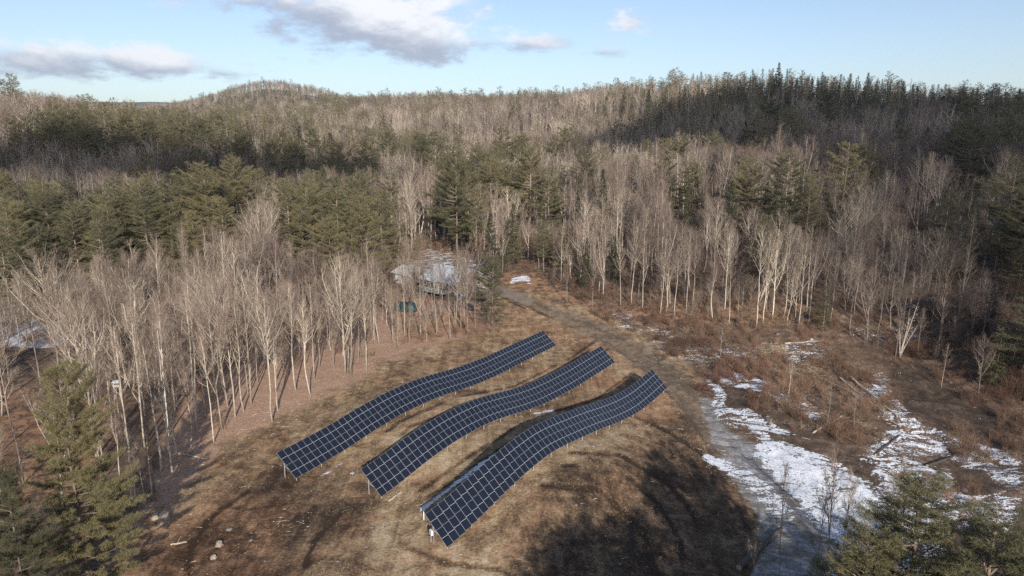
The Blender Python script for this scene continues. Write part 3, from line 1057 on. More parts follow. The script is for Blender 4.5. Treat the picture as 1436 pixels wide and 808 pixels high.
def bare_model(seed, H, lod, lean=.0, forks=1, spread=1.0, birch=False):
    rs = np.random.default_rng(seed)
    T, C = MB(), MB()
    K = 9
    hs = np.linspace(0, H, K)
    off = np.cumsum(rs.normal(0, .10, (K, 2)), 0)
    off[0] = 0
    off[:, 0] += lean * hs
    main = np.column_stack([off, hs - .0])
    main[0, 2] = -.6
    r0 = (.105 + .05 * rs.random()) * H / 20
    rad = lambda f: r0 * (1 - f) ** .75 * (1.35 if lod else 1) + .018
    leaders = [(main, r0)]
    T.tube(main, [rad(q) * (1.25 if i == 0 else 1) for i, q in enumerate(np.linspace(0, 1, K))], 6 if lod == 0 else 4)
    for k in range(forks):
        f0 = rs.uniform(.22, .6)
        i0 = f0 * (K - 1)
        p0 = np.array([np.interp(f0 * H, hs, main[:, j]) for j in range(3)])
        az = rs.uniform(0, 6.28)
        Lf = (1 - f0) * H * rs.uniform(.75, .98)
        n = 6
        q = np.linspace(0, 1, n)
        out = np.sin(q * 1.5) * Lf * rs.uniform(.14, .26) * spread
        pts = p0 + np.column_stack([np.cos(az) * out, np.sin(az) * out, q * Lf * .97]) + np.vstack([[0, 0, 0], np.cumsum(rs.normal(0, .08, (n - 1, 3)), 0)])
        rr = rad(f0) * .72
        T.tube(pts, rr * (1 - q) ** .75 + .016, 5 if lod == 0 else 3)
        leaders.append((pts, rr))
    tb, tt, tr = [], [], []
    thick = (1.0, 1.7)[lod]
    for li, (pts, rr) in enumerate(leaders):
        zz0 = pts[0, 2]
        zt = pts[-1, 2]
        n1 = int((24 if li == 0 else 14) * (1 if lod == 0 else .7))
        lo = max(H * rs.uniform(.36, .55), zz0 + .8)
        for k in range(n1):
            f = (k + rs.random()) / n1
            z = lo + (zt - lo) * f * .985
            p0 = np.array([np.interp(z, pts[:, 2], pts[:, j]) for j in range(3)])
            az = rs.uniform(0, 6.28)
            el = R(rs.uniform(36, 62) + 14 * f)
            L1 = ((1 - f) ** .8 * 4.3 + .9) * rs.uniform(.45, 1.3) * spread * H / 20 * (1 if li == 0 else .75)
            d0 = np.array([math.cos(az) * math.cos(el), math.sin(az) * math.cos(el), math.sin(el)])
            q = np.linspace(0, 1, 4)[:, None]
            br = p0 + d0 * L1 * q + np.array([0, 0, 1]) * (q ** 2) * L1 * .28 + np.vstack([[0, 0, 0], rs.normal(0, .05 * L1, (3, 3))])
            r1 = (.012 + .008 * L1) * thick
            C.tube(br, r1 * (1 - q[:, 0] * .8), 3, m=1, cap=False)
            n2 = int((5 + L1 * 2.8) * (1 if lod == 0 else .55))
            for m_ in range(n2):
                g = rs.uniform(.2, 1.0)
                b0 = np.array([np.interp(g, q[:, 0], br[:, j]) for j in range(3)])
                dd = unit(d0 + rs.normal(0, .5, 3) + np.array([0, 0, .35]))
                L2 = (.35 * L1 * (1.15 - g) + .55) * rs.uniform(.7, 1.2)
                b1 = b0 + dd * L2
                tb.append(b0); tt.append(b1); tr.append(.0105 * thick)
                n3 = 5 if lod == 0 else 3
                for _ in range(n3):
                    h_ = rs.uniform(.2, 1)
                    c0 = b0 + (b1 - b0) * h_
                    d3 = unit(dd + rs.normal(0, .5, 3) + np.array([0, 0, .3]))
                    tb.append(c0); tt.append(c0 + d3 * rs.uniform(.35, .85)); tr.append(.0068 * thick * (1.15 if lod else 1))
    C.spikes(np.array(tb), np.array(tt), np.array(tr))
    # dead stubs low on the trunk
    sb, st = [], []
    for k in range(8 if lod == 0 else 0):
        z = rs.uniform(.12, .4) * H
        p0 = np.array([np.interp(z, hs, main[:, j]) for j in range(3)])
        az = rs.uniform(0, 6.28)
        sb.append(p0); st.append(p0 + np.array([math.cos(az), math.sin(az), rs.uniform(-.2, .6)]) * rs.uniform(.3, 1.4))
    if sb:
        C.spikes(np.array(sb), np.array(st), .02)
    return T, C


def pine_model(seed, H, lod, Rr=4.2, base=.2, dens=1.0, gap=.25):
    """white pine: whorled plates of upswept needle bunches"""
    rs = np.random.default_rng(seed)
    T, C = MB(), MB()
    K = 8
    hs = np.linspace(0, H, K)
    off = np.cumsum(rs.normal(0, .07, (K, 2)), 0)
    off[0] = 0
    main = np.column_stack([off, hs])
    main[0, 2] = -.6
    r0 = .24 * H / 22
    T.tube(main, r0 * (1 - np.linspace(0, 1, K)) ** .8 + .03, 7 if lod == 0 else 4)
    B0, D0, L0, W0 = [], [], [], []
    tb, tt, tr = [], [], []
    z = H * base
    step = {-1: .55, 0: .78, 1: 1.15}[lod]
    side = rs.uniform(0, 6.28)
    while z < H - .3:
        f = (z - H * base) / (H * (1 - base))
        nb = rs.integers(4, 7) if lod <= 0 else rs.integers(3, 6)
        a0 = rs.uniform(0, 6.28)
        for k in range(nb):
            if rs.random() < gap * (1 - f):
                continue
            az = a0 + k * 6.28 / nb + rs.normal(0, .25)
            prof = (min(1, .45 + f * 3) * (1 - f) ** .5 + .05)
            Lb = Rr * prof * rs.uniform(.42, 1.35) * (1 + .25 * math.cos(az - side))
            el = R(-6 + 48 * f ** 1.5 + rs.normal(0, 6))
            p0 = np.array([np.interp(z, hs, main[:, j]) for j in range(3)])
            dh = np.array([math.cos(az), math.sin(az), 0])
            q = np.linspace(0, 1, 5)[:, None]
            br = p0 + dh * Lb * q * math.cos(el) + np.array([0, 0, 1]) * (math.sin(el) * Lb * q + .16 * Lb * q ** 2.2)
            C.tube(br, (.02 + .011 * Lb) * (1 - .8 * q[:, 0]), 3, m=1, cap=False)
            sd = np.array([-dh[1], dh[0], 0])
            ns = max(3, int(Lb * (4.6 if lod <= 0 else 2.6) * dens))
            for m_ in range(ns):
                g = rs.uniform(.28, 1) if f > .12 else rs.uniform(.5, 1)
                b0 = np.array([np.interp(g, q[:, 0], br[:, j]) for j in range(3)])
                sgn = rs.choice((-1, 1))
                dd = unit(dh * rs.uniform(.45, 1) + sd * sgn * rs.uniform(.3, 1.0) + np.array([0, 0, rs.uniform(.1, .5)]))
                L2 = (.28 * Lb * (1.2 - g) + .3) * rs.uniform(.7, 1.2)
                if lod <= 0:
                    tb.append(b0); tt.append(b0 + dd * L2); tr.append(.012)
                nt_ = max(2, int(L2 / (.2 if lod <= 0 else .36)))
                for e in range(nt_):
                    c0 = b0 + dd * L2 * (e + .6) / nt_
                    kb = {-1: 13, 0: 9, 1: 4}[lod]
                    B0.append(np.repeat(c0[None], kb, 0) + rs.normal(0, .09, (kb, 3)))
                    D0.append(dd * .7 + rs.normal(0, .55, (kb, 3)) + np.array([0, 0, .35]))
                    s_ = {-1: .95, 0: 1.2, 1: 2.1}[lod]
                    L0.append(rs.uniform(.16, .30, kb) * s_)
                    W0.append(rs.uniform(.02, .038, kb) * s_ * (1.15 if lod == 1 else 1))
        z += step * rs.uniform(.8, 1.25)
    if tb:
        C.spikes(np.array(tb), np.array(tt), np.array(tr), 1)
    C.blades(np.concatenate(B0), np.concatenate(D0), np.concatenate(L0), np.concatenate(W0), rs, 0)
    # bare dead lower branches
    sb, st = [], []
    for k in range(14 if lod <= 0 else 5):
        zz = rs.uniform(.1, base + .08) * H
        az = rs.uniform(0, 6.28)
        p0 = np.array([np.interp(zz, hs, main[:, j]) for j in range(3)])
        sb.append(p0); st.append(p0 + np.array([math.cos(az), math.sin(az), rs.uniform(-.15, .25)]) * rs.uniform(.8, 2.6))
    C.spikes(np.array(sb), np.array(st), .03, 1)
    return T, C


def spruce_model(seed, H, lod, Rr=2.9, base=.06):
    """spruce or hemlock: dense narrow cone of drooping sprays"""
    rs = np.random.default_rng(seed)
    T, C = MB(), MB()
    T.tube([(0, 0, -.6), (0, 0, H * .5), (.05, 0, H)], [.2 * H / 18, .12 * H / 18, .02], 6 if lod == 0 else 4)
    B0, D0, L0, W0 = [], [], [], []
    z = H * base
    while z < H - .15:
        f = (z - H * base) / (H * (1 - base))
        nb = 6 if lod == 0 else 4
        for k in range(nb):
            az = rs.uniform(0, 6.28)
            Lb = Rr * ((1 - f) ** .85 * min(1, .6 + 3 * f) + .05) * rs.uniform(.55, 1.15)
            el = R(-12 + 40 * f + rs.normal(0, 5))
            dh = np.array([math.cos(az), math.sin(az), 0])
            sd = np.array([-dh[1], dh[0], 0])
            C.spikes(np.array([[0, 0, z]]), np.array([[dh[0] * Lb, dh[1] * Lb, z + math.sin(el) * Lb]]), .02, 1)
            ns = max(4, int(Lb * (8 if lod == 0 else 4)))
            kb = 6 if lod == 0 else 4
            g = rs.uniform(.15, 1, ns)
            c0 = np.array([0, 0, z]) + dh * (g * Lb)[:, None] + np.array([0, 0, 1]) * (math.sin(el) * Lb * g - .10 * Lb * g ** 2)[:, None]
            c0 = c0 + sd * (rs.normal(0, .22, ns) * Lb * (1.1 - g))[:, None]
            c0 = np.repeat(c0, kb, 0) + rs.normal(0, .07, (ns * kb, 3))
            B0.append(c0)
            D0.append(dh * .8 + rs.normal(0, .6, (ns * kb, 3)) + np.array([0, 0, -.15]))
            s_ = 1.0 if lod == 0 else 1.7
            L0.append(rs.uniform(.16, .3, ns * kb) * s_)
            W0.append(rs.uniform(.05, .08, ns * kb) * s_)
        z += (.38 if lod == 0 else .6) * rs.uniform(.8, 1.2)
    C.blades(np.concatenate(B0), np.concatenate(D0), np.concatenate(L0), np.concatenate(W0), rs, 0)
    return T, C


def join(A, Bm, name, mt, mc):
    mb = MB()
    for q, o_ in ((A, 0), (Bm, 1)):
        for v, f, m_ in zip(q.v, q.f, q.m):
            mb.v.append(v)
            mb.m.append(m_ + o_)
        for f in q.f:
            mb.f.append(f + mb.n)
        mb.n += q.n
    return mb.mesh(name, [mt] + mc)


MODELS = {'bare': [], 'pine': [], 'spruce': []}
bare_specs = [(1, 20, 0, 1, 1.0), (2, 21, 0, 2, .9), (3, 19, .02, 1, .85), (4, 20, -.02, 0, .8), (5, 22, .01, 3, 1.1), (6, 18, 0, 2, 1.25), (7, 20, .03, 1, .75), (8, 15, -.01, 1, .7), (9, 21, 0, 2, 1.0), (10, 17, .04, 0, .65), (11, 23, -.015, 0, .55), (12, 18, .07, 1, .9), (13, 16, -.06, 3, 1.2), (14, 22, .02, 3, 1.35)]
for i, (sd_, H, lean, fk, sp) in enumerate(bare_specs):
    T, C = bare_model(sd_, H, 0, lean, fk, sp)
    MODELS['bare'].append((T.mesh('trunk', M_TRUNK, True), C.mesh('crown', [M_TWIG, M_TRUNK]), H, T, C))
for i, (sd_, H, Rr, base, gap) in enumerate([(21, 22, 6.0, .2, .2), (22, 21, 5.2, .25, .3), (23, 23, 6.4, .16, .22), (24, 19, 4.7, .12, .12), (25, 22, 5.2, .38, .3), (26, 16, 3.8, .08, .1)]):
    T, C = pine_model(sd_, H, 0, Rr, base, 1.0, gap)
    MODELS['pine'].append((T.mesh('trunk', M_PINEBARK, True), C.mesh('crown', [M_PINE, M_PINEBARK]), H, T, C))
for i, (sd_, H, Rr) in enumerate([(31, 18, 3.0), (32, 16, 2.6), (33, 19, 2.7), (34, 12, 2.4)]):
    T, C = spruce_model(sd_, H, 0, Rr)
    MODELS['spruce'].append((T.mesh('trunk', M_PINEBARK, True), C.mesh('crown', [M_SPRUCE, M_PINEBARK]), H, T, C))

# lighter models for the woods
LODM = {'bare': [], 'pine': [], 'spruce': []}
for i, (sd_, H, lean, fk, sp) in enumerate(bare_specs):
    T, C = bare_model(sd_ + 50, H, 1, lean, fk, sp)
    LODM['bare'].append((join(T, C, 'bare_wood_%02d' % i, M_TRUNK, [M_TWIG, M_TRUNK]), H))
for i, (sd_, H, Rr, base) in enumerate([(61, 22, 5.6, .22), (62, 20, 4.8, .26), (63, 22, 6.0, .15), (64, 17, 4.2, .1)]):
    T, C = pine_model(sd_, H, 1, Rr, base)
    LODM['pine'].append((join(T, C, 'pine_wood_%02d' % i, M_PINEBARK, [M_PINE, M_PINEBARK]), H))
for i, (sd_, H, Rr) in enumerate([(71, 18, 3.9), (72, 15, 3.4), (73, 19, 3.3)]):
    T, C = spruce_model(sd_, H, 1, Rr)
    LODM['spruce'].append((join(T, C, 'spruce_wood_%02d' % i, M_PINEBARK, [M_SPRUCE, M_PINEBARK]), H))

NAMES = {'bare': 'bare_tree', 'pine': 'pine_tree', 'spruce': 'spruce_tree'}
CATS = {'bare': 'bare tree', 'pine': 'pine tree', 'spruce': 'spruce tree'}
placed_xy = []


def plant(kind, x, y, h, label, group, vi=None, rz=None, wide=1.0, z=None, models=None):
    ms = models or MODELS[kind]
    vi = random.randrange(len(ms)) if vi is None else vi
    mt, mc, H = ms[vi][:3]
    z = gz(x, y) if z is None else z
    t = thing(NAMES[kind], label, CATS[kind], (x, y, z - .05), random.uniform(0, 6.28) if rz is None else rz, group)
    s = h / H
    t.scale = (s * wide, s * wide, s)
    obj('trunk', mt, t)
    obj('crown', mc, t)
    placed_xy.append((x, y))
    return t


def plant_top(kind, u, vt, t_, label, group=None, **kw):
    p = P(u, vt, t_)
    z = gz(p[0], p[1])
    return plant(kind, p[0], p[1], p[2] - z, label, group, z=z, **kw)


def plant_base(kind, u, vb, h, label, group=None, **kw):
    p = on_ground(u, vb)
    return plant(kind, p[0], p[1], h, label, group, **kw)
# ------------------------------------------------------------------ trees one can point to
G_PL = 'tall pines standing above the bare woods'
G_FP = 'foreground white pines'
HERO_BIG = []
for sd_, H, Rr, base in ((41, 22, 5.6, .10), (42, 20, 5.2, .12), (43, 19, 4.6, .1)):
    T, C = pine_model(sd_, H, -1, Rr, base, 1.35, .12)
    HERO_BIG.append((T.mesh('trunk', M_PINEBARK, True), C.mesh('crown', [M_PINE, M_PINEBARK]), H))
plant_top('pine', 84, 512, 57, 'big white pine with its pale trunk showing, closest of all on the stump side', G_FP, vi=0, rz=.6, wide=.74, models=HERO_BIG)
plant_top('pine', 4, 655, 52, 'white pine cut off by the picture edge in front of the big pale trunked pine', G_FP, vi=1, rz=2.0, wide=.72, models=HERO_BIG)
plant_top('pine', 1292, 668, 47, 'large feathery white pine top in front of the snowy ditch', G_FP, vi=1, rz=1.0, wide=1.25, models=HERO_BIG)
plant_top('pine', 1392, 716, 44, 'white pine crown in the bottom corner beyond the snowy ditch', G_FP, vi=2, rz=3.4, wide=1.35, models=HERO_BIG)
plant_top('pine', 1222, 742, 46, 'lower white pine crown leaning toward the icy track', G_FP, vi=2, rz=5.0, wide=1.2, models=HERO_BIG)

heroes = [
    ('pine', 60, 268, 176, 'broad yellow green pine second from the edge in the pale pine stand', 0, 1.15),
    ('pine', 8, 282, 165, 'yellow green pine at the very edge of the pale pine stand', 2, 1.1),
    ('pine', 108, 285, 182, 'yellow green pine with flat layered boughs in the pale pine stand', 1, 1.1),
    ('pine', 150, 290, 170, 'last pine of the pale stand toward the bare tree gap', 3, 1.0),
    ('pine', 205, 258, 186, 'left flank pine of the big olive clump above the bare saplings', 1, 1.15),
    ('pine', 238, 243, 192, 'tall olive pine, second in the big clump above the bare saplings', 0, 1.0),
    ('pine', 283, 232, 186, 'rounded olive pine in the middle of the big clump', 2, 1.2),
    ('pine', 326, 222, 205, 'yellowest pine on the far side of the big olive clump', 0, 1.1),
    ('pine', 308, 275, 172, 'shorter pine with bare lower trunk in front of the big olive clump', 4, 1.1),
    ('pine', 402, 262, 190, 'pine with straight bare stem beside the reddish saplings', 1, 1.0),
    ('pine', 430, 255, 196, 'bright olive pine of the clump above the first bare wood edge', 0, 1.1),
    ('pine', 470, 262, 204, 'pine between the olive clump and the grey maples', 3, 1.1),
    ('pine', 505, 240, 215, 'grey green pine standing alone before the grey maples', 2, 1.1),
    ('pine', 640, 212, 204, 'tall dark pine with a deep shadow at its foot, straight behind the house', 0, .9),
    ('pine', 668, 262, 200, 'slimmer pine beside the tall dark pine behind the house', 4, .8),
    ('spruce', 688, 298, 182, 'small rounded olive evergreen overlooking the driveway', 0, 1.3),
    ('spruce', 720, 285, 196, 'yellow green hemlock between grey trunks above the driveway', 1, 1.3),
    ('spruce', 846, 236, 192, 'narrow dark spruce rising among pale trunks', 2, .9),
    ('spruce', 862, 332, 178, 'short dark evergreen low in the bare wood above the track', 3, 1.3),
    ('spruce', 1027, 252, 182, 'dark pointed spruce beside the layered pine', 0, 1.0),
    ('pine', 1108, 212, 184, 'big layered pine with dark shelves of boughs on the sunny slope', 2, 1.1),
    ('pine', 1055, 222, 194, 'darker pine just behind the layered pine', 0, .9),
    ('pine', 1138, 245, 182, 'ragged pine leaning out from behind the layered pine', 3, .8),
    ('pine', 1370, 166, 222, 'huge broad pine standing alone on the dark slope', 0, 1.3),
    ('pine', 1405, 312, 158, 'open pine with bare leaning trunk at the edge of the brown slope', 4, 1.15),
    ('pine', 1436, 345, 150, 'half seen pine at the picture edge over the brown slope', 1, 1.1),
    ('spruce', 1408, 448, 118, 'dense young spruce above the snowy ditch', 3, 1.2),
    ('pine', 1160, 400, 142, 'little pine at the edge of the logged ground', 5, .8),
    ('spruce', 966, 252, 218, 'slim dark spruce above the pale trunks near the track bend', 1, .8),
    ('pine', 583, 335, 168, 'thin olive pine at the corner of the house', 5, .5),
    ('pine', 1075, 300, 168, 'small green topped pine among the pale trunks of the sunny slope', 5, 1.0),
    ('pine', 770, 235, 226, 'feathery pine behind the white forked trees', 3, 1.1),
    ('pine', 745, 205, 236, 'grey green pine crown above the wood behind the driveway', 0, 1.0),
]
for kind, u, v, t_, lab, vi, wd in heroes:
    plant_top(kind, u, v, t_, lab, G_PL if kind == 'pine' else 'dark spruces among the bare trees', vi=vi, wide=wd)

edge = [
    (598, 448, 15, 7, 'thin tree crossing the garage corner'),
    (606, 436, 14, 9, 'pole tree before the left end of the house deck'),
    (618, 442, 15, 0, 'straight tree before the house door'),
    (638, 446, 15, 10, 'high crowned tree before the house windows'),
    (650, 438, 13, 7, 'thin leaning tree before the right end of the deck'),
    (673, 430, 14, 9, 'pole tree next to the house gable'),
    (182, 648, 18, 10, 'tall thin tree whose foot is in the pine shade'),
    (203, 628, 19, 0, 'straight tall tree behind the shaded corner, near the little cabin'),
    (226, 662, 17, 7, 'thin tall tree between the shaded corner and the forward twins'),
    (160, 610, 18, 3, 'grey tree directly behind the big pine top'),
    (276, 600, 19, 10, 'slim high crowned tree behind the forward twins'),
    (236, 612, 18, 6, 'slightly leaning tree behind the forward twins'),
    (216, 690, 14, 10, 'slender pole between the stump and the forward twins'),
    (288, 588, 16, 9, 'narrow pole like tree deep in the leaf strewn strip'),
    # u, v of the foot, height, lean-variant, wording
    (243, 670, 21.5, 0, 'tall straight bare tree standing forward of the wood, twin to a slightly thinner one'),
    (249, 655, 20, 3, 'thinner twin of the tall bare tree standing forward of the wood'),
    (206, 728, 10, 9, 'thin bare sapling beside the pale stump'),
    (190, 712, 11.5, 7, 'slender leaning sapling behind the pale stump'),
    (214, 700, 9, 9, 'short grey sapling just behind the pale stump'),
    (172, 690, 12, 7, 'bare sapling in the shade of the big pine'),
    (266, 640, 14, 7, 'bare tree beside the forward twins, half their height'),
    (312, 603, 19, 5, 'bare tree with a broad fan of twigs at the leaf strewn edge'),
    (330, 585, 18, 6, 'leaning bare tree with a pale stem at the leaf strewn edge'),
    (343, 578, 17, 2, 'bare tree next to the leaning pale stem'),
    (352, 566, 20, 0, 'straight grey tree behind the leaning pale stem'),
    (382, 592, 19, 1, 'pair stemmed bare tree nearest the corner of the upper panel row'),
    (390, 576, 17, 8, 'bare tree with a forked top near the upper panel row'),
    (300, 622, 15, 9, 'narrow bare tree in the leaf strewn strip'),
    (415, 548, 18, 2, 'bare tree above the start of the upper panel row'),
    (436, 556, 15, 7, 'thin stem over the near third of the upper panel row'),
    (441, 532, 18, 0, 'taller stem over the near third of the upper panel row'),
    (484, 529, 20, 4, 'thick many forked bare tree, first of the pale trio above the upper panel row'),
    (493, 532, 19, 3, 'middle trunk of the pale trio above the upper panel row'),
    (514, 524, 18.5, 0, 'last trunk of the pale trio above the upper panel row'),
    (504, 512, 12, 9, 'broken topped short trunk within the pale trio'),
    (558, 492, 9, 9, 'sapling over the middle of the upper panel row'),
    (568, 470, 17, 1, 'bare tree in front of the teal covered pile'),
    (575, 452, 18, 4, 'bare tree with curved side limbs by the teal covered pile'),
    (590, 474, 16, 0, 'slim bare tree between the panels and the garage'),
    (612, 470, 17, 3, 'straight slim tree in front of the house wall'),
    (624, 455, 14, 7, 'lesser stem in front of the house wall'),
    (631, 478, 13, 9, 'sapling in front of the house deck'),
    (646, 463, 16, 2, 'bare tree whose crown crosses the snowy roof'),
    (655, 470, 15, 8, 'bare tree just below the snowy roof corner'),
    (664, 452, 12, 9, 'thin stem at the snowy roof corner'),
    (685, 440, 16, 6, 'wide bare maple beside the driveway at the house'),
    (693, 395, 17, 1, 'pale branching tree behind the driveway end'),
    (705, 388, 14, 0, 'single stem behind the driveway end'),
    (795, 425, 13, 2, 'crooked bare tree where the driveway leaves the wood'),
    (830, 436, 17, 0, 'bare tree on the bank above the driveway bend'),
    (846, 418, 18, 4, 'white forked tree above the driveway bend'),
    (870, 428, 16, 3, 'pale pole like tree uphill of the driveway bend'),
    (901, 432, 18, 0, 'straight tree over the patchy snow by the track'),
    (926, 442, 17, 7, 'narrow tree over the patchy snow by the track'),
    (946, 444, 16, 9, 'slight tree between the track and the logged ground'),
    (962, 440, 19, 2, 'bare tree above the end of the lowest panel row'),
    (1000, 452, 15, 7, 'pale stem at the lower edge of the sunny slope'),
    (1022, 455, 13, 9, 'short pale stem at the lower edge of the sunny slope'),
    (1060, 462, 21, 4, 'stout pale tree in front of the sunny slope clump'),
    (1070, 455, 20, 3, 'close companion of the stout pale tree on the sunny slope'),
    (1083, 448, 19, 0, 'third pale tree in the sunny slope clump'),
    (1098, 446, 20, 2, 'fourth pale tree in the sunny slope clump'),
    (1120, 456, 19, 6, 'leaning pale tree at the clump by the little pine'),
    (1134, 452, 18, 3, 'last pale tree of the clump, touching the little pine'),
    (1255, 505, 10, 6, 'spindly bare tree beside the white birch'),
    (1286, 500, 9, 9, 'twiggy shrub like tree behind the white birch'),
    (1372, 560, 11, 5, 'many stemmed bare tree above the snowy ditch'),
    (1320, 545, 8, 9, 'thin bare sapling on the snowy bank'),
    (1230, 470, 12, 7, 'thin tree between the birch and the brush piles'),
    (1196, 610, 6.5, 9, 'little grey sapling among fallen logs'),
    (1010, 505, 6, 9, 'small sapling in the red brush'),
    (1105, 560, 7, 7, 'spindly sapling amid the brush thicket'),
    (1160, 600, 7, 9, 'bare sapling where brush meets snow'),
]
for u, v, h, vi, lab in edge:
    plant_base('bare', u, v, h, lab, 'bare trees along the edge of the clearing', vi=vi, wide=.95)
for u, v, t_, vi, lab in [(1106, 655, 60, 9, 'thin dark tree rising in front of the icy track'), (1166, 640, 62, 7, 'thin forked tree with its twigs over the icy track'),
                          (1152, 700, 55, 9, 'slight sapling between the icy track and the corner pines'), (1192, 660, 60, 6, 'open crowned sapling over the snow beside the icy track'),
                          (1060, 735, 58, 9, 'short twiggy sapling by the dark fallen log'), (1262, 640, 66, 7, 'bare sapling behind the large feathery pine')]:
    plant_top('bare', u, v, t_, lab, 'thin saplings in front of the snow', vi=vi, wide=.8)

# white birch with several bare leaning stems
rs = np.random.default_rng(9)
bp = on_ground(1262, 502)
t = thing('birch_tree', 'white multi stemmed birch leaning over the snow patches', 'birch tree', bp, 0)
for (dx, h, bw) in ((2.4, 10.5, .4), (.7, 8.0, -.3), (-1.0, 6.6, -.2), (3.4, 6.5, 1.0)):
    T = MB()
    q = np.linspace(0, 1, 7)
    pts = np.column_stack([dx * q ** 1.2, bw * q * 1.2 + .1 * np.sin(q * 6), h * q - .3])
    T.tube(pts, .11 * (1 - q) ** .7 + .02, 6)
    tr_ = obj('trunk', T.mesh('trunk', M_BIRCH, True), t)
    tb, tt = [], []
    for _ in range(26):
        g = rs.uniform(.35, .98)
        b0 = np.array([np.interp(g, q, pts[:, j]) for j in range(3)])
        tb.append(b0)
        d_ = unit(np.array([rs.normal(), rs.normal(), 1.1]))
        tt.append(b0 + d_ * rs.uniform(.6, 1.7))
        for _ in range(3):
            tb.append(b0 + (tt[-1] - b0) * .5 if False else b0 + d_ * .5); tt.append(b0 + d_ * .5 + unit(d_ + rs.normal(0, .6, 3)) * rs.uniform(.3, .7))
    C = MB(); C.spikes(np.array(tb), np.array(tt), .014)
    obj('branches', C.mesh('branches', M_BIRCH), tr_)

# ------------------------------------------------------------------ the woods
Z_NOTREE = [[(90, 900), (140, 790), (165, 728), (235, 690), (262, 655), (300, 610), (345, 580), (430, 545), (500, 520), (545, 490), (620, 478), (690, 470), (706, 420), (702, 398), (724, 372), (770, 395),
             (840, 428), (960, 446), (1080, 462), (1160, 468), (1240, 490), (1330, 520), (1500, 600), (1700, 700), (1700, 1400), (60, 1400)],
            [(548, 366), (600, 345), (700, 362), (712, 420), (690, 450), (545, 442)]]
CONIF = [  # u, v of crown, radii, share of conifers, share of spruce among them
    (220, 186, 200, 24, .95, .25), (100, 165, 60, 18, .85, .2), (40, 116, 90, 14, .95, .3), (60, 320, 110, 70, .68, .0), (265, 300, 90, 70, .7, 0), (455, 295, 80, 50, .55, .05), (560, 212, 60, 26, .6, .1), (470, 215, 90, 25, .5, .1),
    (640, 260, 34, 55, .8, .1), (1380, 195, 70, 40, .85, .1), (1410, 340, 50, 60, .6, .3), (1100, 255, 60, 40, .5, .3), (1180, 122, 300, 40, .74, .9), (1180, 185, 320, 30, .42, .6), (960, 150, 110, 35, .6, .5),
    (395, 198, 60, 18, .9, .9), (700, 128, 220, 8, .55, .85), (380, 150, 130, 30, .4, .2), (620, 165, 200, 25, .35, .2), (820, 200, 60, 30, .45, .2), (1410, 150, 60, 30, .8, .5), (700, 215, 50, 30, .4, .1), (420, 240, 60, 20, .4, .1), (840, 300, 40, 40, .3, .6), (1040, 330, 50, 60, .35, .6)]
BAREZ = [(330, 400, 230, 90), (110, 250, 140, 22), (70, 142, 110, 11), (240, 150, 60, 8), (330, 250, 60, 16), (560, 290, 60, 60), (720, 180, 120, 20), (1250, 380, 130, 80), (1290, 260, 60, 40), (880, 330, 60, 60), (980, 300, 50, 60), (1150, 340, 40, 60), (1180, 215, 100, 18)]


def conif_share(u, v):
    p = np.full(u.shape, .33)
    sp = np.full(u.shape, .35)
    for (a, b, ra, rb, s, q) in CONIF:
        w = np.exp(-(((u - a) / ra) ** 2 + ((v - b) / rb) ** 2) ** 1.5)
        p = p + (s - p) * w
        sp = sp + (q - sp) * w
    for (a, b, ra, rb) in BAREZ:
        w = np.exp(-(((u - a) / ra) ** 2 + ((v - b) / rb) ** 2) ** 1.5)
        p = p * (1 - .93 * w)
    return p, sp


cx, cy = [], []
for (r0, r1, step) in ((40, 200, 3.5), (200, 420, 4.9), (420, 900, 6.4), (900, 1750, 8.0)):
    g = np.arange(-r1, r1, step)
    gx, gy = np.meshgrid(g, np.arange(0, r1, step))
    gx = gx.ravel() + rng.uniform(-.5, .5, gx.size) * step
    gy = gy.ravel() + rng.uniform(-.5, .5, gy.size) * step
    dd = np.hypot(gx, gy)
    az = np.degrees(np.arctan2(gx, gy))
    lim = 41.5 if r0 < 900 else 40
    ok = (dd >= r0) & (dd < r1) & (np.abs(az) < lim)
    if r0 >= 900:
        ok &= (az < -6)
    cx.append(gx[ok]); cy.append(gy[ok])
cx, cy = np.concatenate(cx), np.concatenate(cy)
cz = ground(cx, cy)
u, v, dep = project(cx, cy, cz)
ok = np.ones(len(cx), bool)
for pz in Z_NOTREE:
    ok &= ~((poly_sd(u, v, pz) > -3) & (dep > 20) & (cy < 260))
ok &= ~((cy < 64) & (np.abs(cx) < 60))
ok &= ~((cy < 90) & (cx > 20) & (cx < 95))
# thinner growth on the logged brown slope and in the shaded corner
thin = (poly_sd(u, v, [(1160, 330), (1260, 290), (1500, 300), (1500, 620), (1330, 540), (1170, 480)]) > 0) & (cy < 240)
ok &= ~(thin & (rng.random(len(cx)) < .3))
pond = (poly_sd(u, v, [(-80, 425), (95, 430), (105, 480), (-80, 485)]) > 0)
ok &= ~(pond & (rng.random(len(cx)) < .6))
corner = (poly_sd(u, v, [(-80, 500), (110, 480), (130, 560), (150, 800), (-80, 900)]) > 0)
ok &= ~(corner & (rng.random(len(cx)) < .75))
ok &= ~(rng.random(len(cx)) < .10)
ok &= ~((u > 720) & (u < 1160) & (np.hypot(cx, cy) < 270) & (rng.random(len(cx)) < .3))
ok &= ~((u < 560) & (np.hypot(cx, cy) < 150) & (rng.random(len(cx)) < .3))
